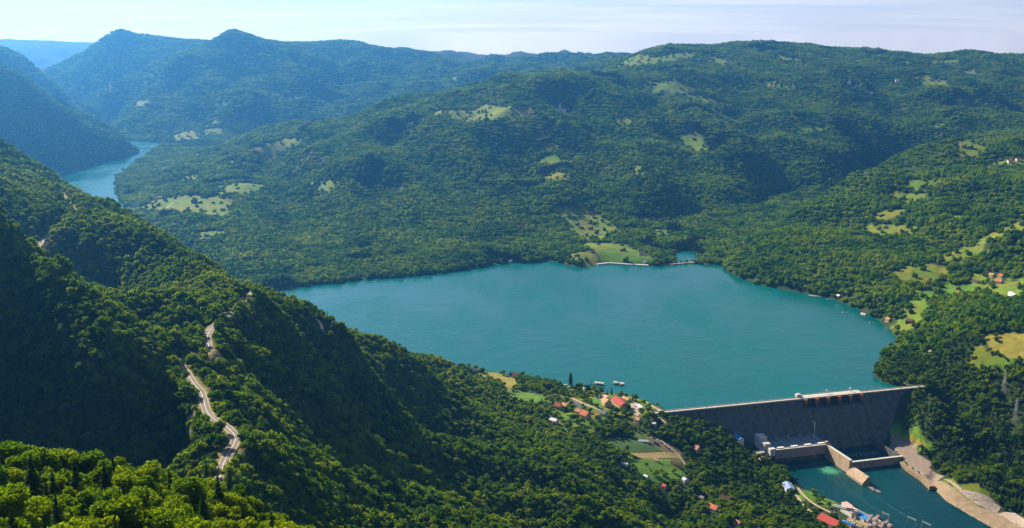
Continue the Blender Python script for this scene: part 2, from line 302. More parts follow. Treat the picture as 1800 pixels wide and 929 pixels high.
def height(x, y):
    x = np.asarray(x, float).ravel(); y = np.asarray(y, float).ravel()
    r = np.hypot(x, y)
    h = survey_height(x, y)
    wv = sstep(90, 210, r)
    h = (613 - 0.55 * r) * (1 - wv) + h * wv      # the knoll of the viewpoint
    # named crests and ravines
    wob = 60 * gnoise(x / 420 + 31, y / 420)
    for slope, path in RIDGES:
        P = np.array(path); m = (x > P[:, 0].min() - 1600) & (x < P[:, 0].max() + 1600) & (y > P[:, 1].min() - 1600) & (y < P[:, 1].max() + 1600)
        if not m.any(): continue
        d, z = path_dist(x[m], y[m], path)
        soft = 18.0 if slope > 0.4 else 8.0
        ridge = z - slope * (np.sqrt(d * d + 900) - 30) * (1 + 0.25 * gnoise(x[m] / 260, y[m] / 260)) 
        h[m] = soft * np.logaddexp(h[m] / soft, ridge / soft) - soft * 0.3
    for depth, width, path in RAVINES:
        P = np.array(path); m = (x > P[:, 0].min() - 600) & (x < P[:, 0].max() + 600) & (y > P[:, 1].min() - 600) & (y < P[:, 1].max() + 600)
        if not m.any(): continue
        d, z = path_dist(x[m] + wob[m], y[m], path)
        h[m] -= depth * np.exp(-(d / width) ** 2) * sstep(0, 60, h[m])
    # relief: spurs and gullies run down the near slope, broad folds on the far hills
    s = (-0.46 * x + 0.89 * y); t = (0.89 * x + 0.46 * y)
    near = sstep(420, 620, r) * (1 - sstep(1700, 2300, r)) * sstep(-60, -330, x - 0.62 * (1900 - y) * sstep(0, 1, (y - 300) / 1600) - 120)
    spur = (0.36 - np.abs(gnoise(s / 250 + 3.1, t / 1000))) * 48 + (0.33 - np.abs(gnoise(s / 120 + 7.7 + 0.15 * gnoise(s / 90, t / 90), t / 480 + 2.0))) * 44
    slope_zone = sstep(480, 700, r) * (1 - sstep(1150, 1550, r)) * (1 - sstep(60, 330, x + 0.15 * y - 200))
    slope_zone = slope_zone * (1 - 0.9 * np.exp(-((x + 270) / 200) ** 2 - ((y - 720) / 130) ** 2))
    h = h + (spur - 15) * slope_zone
    far = sstep(2200, 3200, r)
    up = sstep(15, 130, h)
    h = h + far * up * (1 - 0.8 * sstep(380, 480, h)) * ((0.32 - np.abs(gnoise(x / 640 + 1.7, y / 900 + 4.0))) * 88 + (0.3 - np.abs(gnoise(x / 300 + 8, y / 420))) * 42 + fbm(x / 420, y / 560, 3) * 14 + gnoise(x / 150, y / 200) * 7)
    right = sstep(1500, 1900, r) * (1 - far) * sstep(250, 500, x)
    h = h + right * sstep(10, 70, h) * (gnoise(x / 260, y / 260) * 9 + gnoise(x / 90, y / 90) * 4)
    vfar = sstep(5600, 7400, r)
    h = h + vfar * sstep(40, 250, h) * (1 - 0.75 * sstep(430, 600, h)) * ((0.3 - np.abs(gnoise(x / 700 + 5, y / 1100))) * 105 + gnoise(x / 330, y / 420) * 20 + gnoise(x / 120, y / 150) * 7)
    h = h + sstep(300, 600, r) * gnoise(x / 38, y / 38) * 1.6
    # basins
    bd = below_dam(x, y)
    ux, uy = DAM_B[0] - DAM_A[0], DAM_B[1] - DAM_A[1]
    along = ((x - DAM_A[0]) * ux + (y - DAM_A[1]) * uy) / (ux * ux + uy * uy)
    off = np.maximum(0, np.maximum(-along, along - 1)) * math.hypot(ux, uy)
    down = sstep(3 - 0.9 * np.minimum(off, 60), 5 + 0.9 * np.minimum(off, 60), bd) * sstep(60, 180, x) * (1 - sstep(1930, 2000, y))
    dl = poly_sdf(x, y, LAKE); dr = poly_sdf(x, y, RIVER)
    base = 3.0 + np.logaddexp(0, (h - 3.0) / 6.0) * 6.0 * 0.98
    wet = np.where(dl < 0, -np.minimum(24, 0.4 - 0.33 * dl) , np.minimum(base * (1 - np.exp(-dl / 50.0)) + 0.25, 0.2 + dl * 0.5 + (dl / 12.0) ** 2))
    hb = h - RIVER_Z
    base2 = 2.0 + np.logaddexp(0, (hb - 2.0) / 4.0) * 4.0
    wet2 = RIVER_Z + np.where(dr < 0, -np.minimum(9, 0.4 - 0.4 * dr), np.minimum(base2 * (1 - np.exp(-dr / 14.0)) + 0.25, 0.2 + dr * 0.8))
    upper = np.maximum(sstep(1750, 2050, y), np.maximum(sstep(1500, 1700, y) * sstep(-200, 0, x), 1 - sstep(20, 80, dl)))
    wr = 1 - sstep(250, 500, dr)
    hv = wet2 * wr + h * (1 - wr)
    h = h * (1 - upper) + wet * upper
    h = h * (1 - down) + hv * down
    # level ground: terraces, yards, the bench of each road
    for poly, z, soft in PADS:
        d = poly_sdf(x, y, poly)
        w = 1 - sstep(0, soft, d)
        h = h * (1 - w) + z * w
    for path, half, soft in BENCHES:
        d, z = path_dist(x, y, path)
        w = 1 - sstep(half, half + soft, d)
        h = h * (1 - w) + (z - 0.15) * w
    return h

MEADOWS = [
    ('dry', [(-371, 4573), (-241, 4607), (-124, 4740), (0, 4506), (83, 4531), (58, 4446), (-69, 4363), (-235, 4492)]),
    ('grass', [(-1083, 3927), (-1032, 4058), (-944, 4066), (-920, 3942), (-965, 3786), (-1026, 3830)]),
    ('grass', [(-1343, 3823), (-1251, 3925), (-1137, 3822), (-1027, 3793), (-972, 3668), (-921, 3420), (-1025, 3497), (-1179, 3629)]),
    ('dry', [(-1190, 3663), (-1111, 3732), (-992, 3620), (-915, 3416), (-1047, 3509)]),
    ('dry', [(160, 3545), (249, 3598), (284, 3557), (331, 3437), (300, 3262), (241, 3208), (190, 3395)]),
    ('grass', [(193, 3123), (268, 3131), (334, 3113), (350, 2962), (306, 2914), (252, 2929)]),
    ('lush', [(278, 2962), (366, 2962), (384, 2918), (328, 2903), (291, 2921)]),
    ('grass', [(640, 6681), (774, 5988), (1047, 6239), (975, 5987), (752, 5813), (571, 5801)]),
    ('grass', [(653, 5348), (743, 5293), (936, 5291), (809, 5181), (684, 5261)]),
    ('dry', [(1290, 5618), (1354, 5579), (1377, 5459), (1292, 5522)]),
    ('grass', [(850, 5180), (968, 5126), (926, 5071), (829, 5130)]),
    ('grass', [(2495, 6536), (2632, 6506), (2578, 6383), (2426, 6333)]),
    ('dry', [(2540, 6204), (2630, 6212), (2573, 6086), (2504, 6093)]),
    ('dry', [(2657, 5942), (2884, 6178), (2851, 6103), (2627, 5844)]),
    ('dry', [(2147, 5860), (2228, 5867), (2196, 5810), (2136, 5810)]),
    ('grass', [(2167, 5795), (2261, 5729), (2209, 5665), (2148, 5725)]),
    ('dry', [(1515, 6262), (1627, 6167), (1591, 6100), (1524, 6187)]),
    ('grass', [(1696, 5377), (1811, 5472), (1805, 5405), (1711, 5329)]),
    ('grass', [(1091, 6208), (1219, 6038), (1126, 5878), (1062, 5964)]),
    ('dry', [(899, 2508), (965, 2562), (1020, 2563), (1022, 2495), (967, 2454), (921, 2471)]),
    ('dry', [(1064, 2623), (1130, 2633), (1143, 2561), (1109, 2549), (1064, 2571)]),
    ('dry', [(1177, 2665), (1239, 2695), (1293, 2693), (1244, 2586), (1180, 2593), (1158, 2603)]),
    ('dry', [(1003, 3052), (1054, 2991), (1105, 2863), (1069, 2853), (996, 2909)]),
    ('dry', [(1155, 3256), (1222, 3198), (1213, 3140), (1167, 3181)]),
    ('grass', [(1213, 3270), (1322, 3330), (1301, 3222), (1230, 3223)]),
    ('lush', [(883, 2327), (928, 2383), (993, 2419), (1057, 2400), (1021, 2279), (972, 2271), (948, 2335)]),
    ('grass', [(816, 2201), (849, 2263), (891, 2322), (921, 2323), (888, 2245), (834, 2180)]),
    ('dry', [(878, 1943), (906, 1931), (936, 1907), (914, 1831), (886, 1857), (870, 1903)]),
    ('grass', [(840, 1921), (871, 1906), (894, 1848), (869, 1838), (839, 1874)]),
    ('dry', [(1504, 3665), (1676, 3890), (1602, 3616), (1524, 3614)]),
    ('grass', [(1581, 3504), (1664, 3507), (1617, 3402), (1535, 3360)]),
    ('grass', [(1065, 2381), (1125, 2316), (1031, 2114), (1003, 2205)]),
    ('dry', [(1070, 2448), (1100, 2429), (1080, 2365), (1057, 2400)]),
    ('grass', [(709, 4580), (783, 4522), (796, 4454), (719, 4483)]),
    ('dry', [(450, 3910), (482, 3882), (467, 3840), (446, 3867)]),
    ('dry', [(134, 4255), (168, 4260), (174, 4232), (138, 4222)]),
    ('dry', [(450, 4653), (514, 4675), (510, 4590), (456, 4583)]),
    ('dry', [(-1134, 4787), (-1025, 4879), (-889, 4810), (-949, 4804), (-1083, 4785)]),
    ('dry', [(-1250, 4592), (-1190, 4605), (-1186, 4538), (-1225, 4532)]),
    ('grass', [(-1364, 4446), (-1304, 4443), (-1236, 4245), (-1298, 4263)]),
    ('grass', [(-692, 3839), (-614, 3868), (-583, 3862), (-636, 3750)]),
    ('grass', [(-939, 3203), (-887, 3222), (-852, 3154), (-903, 3123)]),
    ('dry', [(-1551, 7443), (-1428, 7470), (-1428, 7404), (-1503, 7353)]),
    ('dry', [(-1853, 6546), (-1749, 6570), (-1733, 6452), (-1803, 6384)]),
    ('dry', [(-2111, 6707), (-1877, 6446), (-1793, 6228), (-1934, 6241)]),
    ('dry', [(-2597, 7546), (-2427, 7252), (-2408, 7154), (-2488, 7243)]),
    ('lush', [(-62, 2868), (-31, 2899), (-23, 2847), (-58, 2824)]),
    ('dry', [(451, 3377), (514, 3376), (492, 3285), (451, 3305)]),
    ('dry', [(-66, 1927), (-32, 1934), (5, 1883), (18, 1788), (-15, 1753), (-39, 1881)]),
    ('lush', [(-19, 1728), (29, 1758), (59, 1730), (47, 1690), (0, 1694)]),
    ('crop', [(152, 1586), (207, 1616), (230, 1581), (191, 1553), (155, 1547)]),
    ('dry', [(170, 1540), (219, 1565), (263, 1587), (260, 1565), (197, 1533)]),
    ('lush', [(170, 1519), (259, 1561), (253, 1501), (216, 1476), (183, 1480)]),
    ('bare', [(215, 1610), (238, 1613), (268, 1588), (238, 1574)]),
    ('grass', [(53, 1751), (103, 1861), (154, 1862), (214, 1847), (242, 1747), (253, 1705), (204, 1672), (145, 1634), (89, 1600), (61, 1624)]),
    ('grass', [(124, 1760), (156, 1768), (170, 1729), (147, 1707)]),
    ('grass', [(88, 1618), (128, 1641), (149, 1634), (97, 1580)]),
    ('lush', [(148, 1671), (172, 1675), (170, 1652), (150, 1644)]),
    ('lush', [(444, 1584), (471, 1547), (488, 1518), (468, 1473), (447, 1494), (437, 1526)]),
    ('lush', [(658, 1762), (673, 1753), (694, 1698), (686, 1694), (669, 1745)]),
    ('dry', [(671, 1571), (689, 1532), (715, 1501), (707, 1489), (674, 1512)]),
]
SITES = {
    'hall': (182.1, 1731.3, -1.268),
    'hall_annex': (158.9, 1729.5, -1.325),
    'orange_house': (118.5, 1655.9, -0.932),
    'red_gable': (75.7, 1687.6, -0.545),
    'tan_gable': (87.1, 1691.3, -0.896),
    'terracotta': (108.6, 1674.4, -0.863),
    'dark_villa': (150.1, 1681.4, -0.548),
    'raft_a': (157.0, 1861.0, -0.434),
    'raft_b': (192.1, 1861.3, -0.496),
    'boathouse': (195.9, 1763.0, -1.019),
    'white_house': (66.6, 1620.4, -0.777),
    'lane_house': (204.2, 1663.8, -0.919),
    'garden_house': (139.2, 1661.0, -0.900),
    'shore_pavilion': (158.8, 1774.1, -0.836),
    'long_garage': (213.9, 1724.6, -1.272),
    'verge_hut': (229.9, 1655.1, -0.820),
    'pink_house': (292.2, 1609.2, -1.039),
    'orange_cottage': (280.7, 1402.4, -0.927),
    'brown_barn': (307.2, 1455.1, -0.587),
    'pink_cottage': (303.1, 1349.4, -1.078),
    'pale_hut': (166.0, 1496.6, -0.496),
    'pale_hut_b': (196.3, 1480.9, -0.972),
    'white_hut': (255.2, 1493.3, -1.147),
    'red_hut': (221.7, 1469.4, -0.971),
    'brown_longhouse': (249.1, 1538.2, -0.556),
    'pale_shed': (218.4, 1535.9, -0.615),
    'hut_by_wood': (273.4, 1451.0, -0.741),
    'greenhouse': (205.3, 1593.9, -0.156),
    'blue_roof': (374.0, 1690.2, -1.322),
    'blue_white': (421.7, 1541.0, -1.573),
    'red_roof': (451.3, 1415.3, -1.029),
    'workshop': (489.1, 1455.0, -1.200),
    'workshop_small': (489.7, 1473.3, -1.242),
    'blue_shed': (502.6, 1440.4, -1.204),
    'blue_shed_b': (474.8, 1418.8, -1.041),
    'ridge_a': (1058.0, 2403.2, -0.954),
    'ridge_b': (1083.7, 2343.7, -0.968),
    'ridge_c': (1099.3, 2417.5, -1.153),
    'ridge_d': (1108.8, 2389.8, -1.159),
    'white_barn': (1023.8, 2148.6, -1.609),
    'field_hut': (994.9, 2342.1, -1.282),
    'slope_hut': (839.7, 2206.6, -0.813),
    'shore_hut': (776.4, 2497.0, -1.173),
    'shore_pink': (793.1, 2361.6, -0.963),
    'shore_tan': (819.8, 2278.7, -1.156),
    'quay_hut': (364.6, 2896.2, 0.000),
    'quay_house': (359.4, 2947.8, 0.000),
    'west_hut': (-4.7, 2926.4, 0.000),
    'wood_house': (27.0, 3371.8, 0.000),
    'farm_a': (-1307.8, 3931.8, 0.000),
    'farm_b': (-1293.1, 3932.2, 0.000),
    'farm_c': (-1360.5, 3868.3, 0.834),
    'far_white': (-1497.5, 5148.1, 0.000),
    'village_a': (1789.5, 5656.8, 0.000),
    'village_b': (1731.6, 5628.6, 0.000),
    'village_c': (2037.5, 5793.3, 0.000),
    'village_d': (1824.3, 5534.3, 0.000),
    'east_a': (1605.0, 3473.0, 0.000),
    'east_b': (1638.1, 3489.7, 0.000),
    'church': (218.9, 4761.3, 0.000),
    'top_white': (1215.9, 6308.9, 0.000),
    'camp_house': (6.3, 1901.2, 0.000),
    'camp_hut': (-69.1, 1934.0, 0.000),
    'pylon_a': (854.9, 1792.0, 0.000),
    'pylon_b': (847.1, 1725.7, 0.000),
    'boat_a': (754.2, 2498.8, -0.713),
    'boat_b': (753.8, 2375.7, -0.527),
    'boat_c': (785.6, 2283.2, -0.515),
    'islet': (735.3, 2538.2, -0.246),
    'spit': (559.7, 1560.5, -1.109),
    'crane': (472.7, 1427.8, -0.914),
    'poplar': (105.7, 1861.4, 0.000),
    'gantry_a': (572.1, 1436.8, -1.003),
    'gantry_b': (539.5, 1451.3, -0.967),
    'gantry_c': (586.6, 1418.8, -1.088),
    'mast_yard': (574.6, 1408.1, 0.000),
}
TREE_SITES = {
    'park_oak': [(132.0, 1810.9), (146.9, 1784.9), (118.0, 1811.1)],
    'park_conifer': [(165.3, 1780.4), (174.1, 1801.9), (142.6, 1860.4), (111.4, 1802.7)],
    'lawn_tree': [(458.3, 1534.3), (462.3, 1503.1), (464.1, 1477.0), (435.6, 1473.3), (444.9, 1453.2), (454.1, 1510.6), (452.9, 1493.8)],
    'meadow_tree': [(199.7, 1509.8), (220.7, 1501.0), (226.4, 1493.0), (211.9, 1491.6), (241.7, 1511.5)],
    'gold_tree': [(887.3, 1910.3), (892.4, 1923.0), (867.9, 1890.8), (876.3, 1877.0), (881.6, 1858.3)],
    'garden_tree': [(137.5, 1650.8), (158.7, 1662.3), (96.2, 1634.1), (126.1, 1620.7), (168.7, 1670.5), (182.8, 1680.8), (193.5, 1676.6)],
}
VILLAGE = [(49, 1758), (103, 1864), (154, 1860), (216, 1861), (243, 1756), (257, 1707), (257, 1663), (231, 1666), (203, 1664), (144, 1624), (88, 1590), (58, 1616)]
TRANSFORMERS = [(513.7, 1436.8), (515.6, 1427.8), (531.3, 1458.6), (521.1, 1422.4), (524.3, 1415.3), (511.7, 1413.5), (538.9, 1442.2), (538.7, 1429.5), (506.1, 1426.0), (503.6, 1408.2), (519.0, 1406.4)]
CARAVANS = [(102.4, 1837.4), (110.8, 1843.9), (127.7, 1837.2), (116.0, 1828.6), (96.5, 1861.4), (109.7, 1772.7)]
CARS = [(220.3, 1613.5), (224.7, 1613.3), (228.7, 1609.1), (231.8, 1604.8), (235.7, 1600.6), (238.7, 1596.4), (241.5, 1590.2), (245.0, 1589.9), (116.0, 1861.2), (122.1, 1861.0), (110.8, 1861.0), (210.6, 1712.0), (213.6, 1697.4), (206.8, 1728.9), (251.9, 1667.1), (254.4, 1658.5)]
PAVED = {
    'car_park': ('asphalt', [(94.5, 1743.0), (102.6, 1751.6), (128.1, 1713.4), (113.3, 1705.0)]),
    'hall_forecourt': ('paving', [(148.2, 1789.2), (161.0, 1799.8), (172.2, 1769.7), (160.4, 1746.4), (150.0, 1761.4)]),
    'paved_yard': ('paving', [(200.9, 1746.0), (214.0, 1758.4), (217.4, 1705.8), (205.1, 1680.8), (199.0, 1710.1)]),
    'station_yard': ('paving', [(386.1, 1660.1), (409.3, 1680.7), (410.2, 1643.6), (396.9, 1633.5), (388.1, 1643.6)]),
    'bank_paving': ('apron', [(654.5, 1764.7), (666.7, 1760.0), (680.9, 1710.7), (670.9, 1683.2), (683.1, 1645.9), (668.8, 1627.7), (677.8, 1588.2), (661.5, 1577.3), (650.0, 1589.3), (636.8, 1647.6), (638.9, 1664.4), (637.4, 1696.6), (630.1, 1702.5)]),
    'bank_apron': ('tanapron', [(658.5, 1582.8), (666.1, 1575.7), (677.0, 1519.8), (690.0, 1488.8), (713.8, 1466.5), (728.3, 1412.7), (710.4, 1387.3), (681.7, 1415.2), (667.9, 1471.4), (654.0, 1516.3), (652.4, 1554.8), (652.4, 1580.2)]),
    'gravel_bar': ('gravel', [(671.0, 1582.1), (676.8, 1559.8), (681.8, 1528.7), (713.4, 1496.2), (720.3, 1482.0), (708.8, 1470.2), (689.9, 1492.7), (677.7, 1521.9)]),
    'river_terrace': ('paving', [(708.0, 1468.3), (730.4, 1471.1), (738.9, 1424.0), (725.7, 1403.6), (715.5, 1442.7)]),
    'switchyard_ground': ('yard', [(481.4, 1440.4), (514.4, 1486.2), (532.9, 1458.6), (550.4, 1425.9), (527.7, 1384.5), (469.8, 1376.6), (463.6, 1408.2)]),
    'crop_field': ('crop', [(153.9, 1587.7), (205.0, 1614.0), (227.7, 1581.0), (234.0, 1574.7), (192.6, 1552.9), (157.2, 1546.7)]),
    'stubble_strip': ('stubble', [(170.3, 1538.3), (218.7, 1565.3), (262.5, 1586.6), (260.4, 1566.7), (197.3, 1533.3)]),
    'ploughed_strip': ('soil', [(214.0, 1613.7), (233.7, 1612.9), (264.3, 1586.6), (239.3, 1574.3)]),
    'bright_meadow': ('meadow', [(170.0, 1519.0), (259.8, 1562.8), (253.0, 1501.2), (215.8, 1475.6), (182.8, 1480.1)]),
    'golden_meadow': ('gold', [(-63.4, 1922.3), (-31.8, 1929.1), (4.1, 1883.0), (16.8, 1794.3), (-14.5, 1757.2), (-38.3, 1880.7)]),
    'village_meadow': ('meadow', [(-15.3, 1728.0), (29.0, 1753.8), (57.3, 1728.0), (46.0, 1694.6), (1.9, 1697.9)]),
    'hall_green': ('meadow', [(120.7, 1761.8), (142.7, 1767.8), (159.3, 1733.7), (149.5, 1708.7), (130.3, 1732.3)]),
    'bank_grass': ('gold', [(659.6, 1762.5), (672.7, 1750.6), (692.4, 1699.8), (684.8, 1698.6), (671.5, 1740.5)]),
    'river_lawn': ('meadow', [(449.5, 1572.3), (470.7, 1547.0), (488.5, 1518.2), (469.1, 1477.0), (452.0, 1493.8)]),
    'golden_pasture': ('gold', [(880.5, 1938.8), (905.0, 1928.7), (939.4, 1902.4), (916.9, 1833.4), (886.7, 1859.1), (871.8, 1901.2)]),
    'dirt_clearing': ('tan', [(808.6, 2040.0), (810.5, 2030.5), (803.5, 1990.9), (795.5, 1980.2), (800.7, 2012.3)]),
    'dirt_pullout': ('tan', [(765.8, 2063.5), (774.4, 2056.7), (770.9, 2034.2), (760.7, 2036.1)]),
    'tennis_court': ('green', [(75.1, 1588.7), (86.1, 1596.3), (90.9, 1586.3), (78.7, 1571.2)]),
}
TRACK_LINES = {
    'village_track': (4.5, [(102.7, 1753.8), (106.3, 1747.8), (109.9, 1741.7), (113.5, 1735.8), (117.3, 1729.8), (121.2, 1724.0), (125.4, 1718.4), (129.9, 1713.1), (134.8, 1708.2), (140.0, 1703.4), (145.4, 1699.1), (150.9, 1694.8), (152.1, 1694.0)]),
    'dam_approach': (5.0, [(258.6, 1715.5), (252.1, 1718.1), (246.4, 1722.1), (242.1, 1727.6), (239.3, 1734.0), (237.5, 1740.7), (235.9, 1747.6), (233.8, 1754.2), (230.4, 1760.3), (227.4, 1764.6)]),
    'lower_road': (5.0, [(240.8, 1682.4), (244.0, 1676.3), (247.4, 1670.3), (251.1, 1664.5), (254.9, 1659.0), (256.9, 1656.2)]),
    'field_track': (3.5, [(235.3, 1610.7), (239.3, 1605.2), (243.2, 1599.7), (247.1, 1594.2), (251.2, 1588.9), (255.7, 1584.1), (258.9, 1578.2), (260.7, 1571.5), (261.9, 1564.7), (262.9, 1557.8), (263.6, 1550.9), (263.8, 1548.9)]),
    'court_path': (3.5, [(65.3, 1608.4), (67.6, 1601.8), (70.0, 1595.2), (72.7, 1588.8), (75.6, 1582.4), (78.5, 1576.0), (78.9, 1575.1)]),
    'yard_road': (5.0, [(416.7, 1527.7), (423.3, 1529.9), (427.5, 1525.6), (427.8, 1518.6), (427.9, 1511.6), (428.0, 1504.6), (428.3, 1497.6), (428.6, 1490.6), (429.4, 1483.7), (430.5, 1476.8), (432.0, 1469.9), (433.8, 1463.2), (435.9, 1456.5), (438.3, 1449.9), (441.2, 1443.5), (443.3, 1438.6)]),
    'yard_path': (4.0, [(437.1, 1547.0), (437.4, 1540.0), (437.7, 1533.0), (438.1, 1526.0), (438.7, 1519.1), (439.7, 1512.1), (441.1, 1505.3), (442.8, 1498.5), (444.8, 1491.8), (447.3, 1485.2), (450.2, 1478.9), (453.5, 1472.7), (457.1, 1466.7), (460.8, 1460.8), (462.1, 1458.7)]),
    'bank_track': (3.5, [(712.2, 1839.7), (710.8, 1846.5), (709.3, 1853.4), (707.6, 1860.2), (705.7, 1866.9), (703.5, 1873.6), (701.1, 1880.1), (699.1, 1886.8), (697.5, 1893.6), (696.3, 1900.5), (695.2, 1907.4), (695.0, 1908.3)]),
    'shore_track': (3.5, [(716.3, 1839.7), (722.4, 1838.9), (727.8, 1836.5), (730.2, 1830.2), (730.9, 1823.2), (731.1, 1816.3), (730.7, 1809.4), (730.3, 1802.4), (732.0, 1795.7), (737.6, 1794.2), (742.8, 1797.6), (747.4, 1801.8), (751.8, 1806.5), (756.1, 1811.2), (760.5, 1815.9), (764.8, 1820.6), (769.2, 1825.3), (770.5, 1826.7)]),
    'farm_track': (5.0, [(-1212.8, 3827.4), (-1212.8, 3820.5), (-1212.7, 3813.5), (-1212.6, 3806.6), (-1212.4, 3799.6), (-1212.0, 3792.6), (-1211.6, 3785.6), (-1211.2, 3778.6), (-1210.8, 3771.7), (-1210.3, 3764.7), (-1209.1, 3757.8), (-1207.8, 3750.9), (-1206.0, 3744.2), (-1203.9, 3737.5), (-1201.8, 3730.8), (-1199.1, 3724.3), (-1196.5, 3717.9), (-1193.6, 3711.5), (-1190.5, 3705.2), (-1187.3, 3699.0), (-1184.1, 3692.8), (-1180.8, 3686.6), (-1177.5, 3680.4), (-1174.1, 3674.4), (-1170.6, 3668.3), (-1166.9, 3662.4), (-1163.2, 3656.5), (-1159.3, 3650.7), (-1155.2, 3645.1), (-1151.1, 3639.4), (-1147.0, 3633.8), (-1144.4, 3630.2)]),
    'ridge_path': (4.0, [(-230.0, 1232.5), (-225.7, 1228.1), (-222.5, 1222.8), (-221.4, 1216.5), (-221.2, 1213.9)]),
}
TRACKS = [([(p[0], p[1], 0.0) for p in pts], w + 3.0) for w, pts in TRACK_LINES.values()]
LAYBY = [(-265.9, 903.1), (-260.3, 911.8), (-251.5, 904.8), (-244.5, 891.1), (-246.8, 879.4), (-253.1, 877.8), (-258.8, 884.4)]
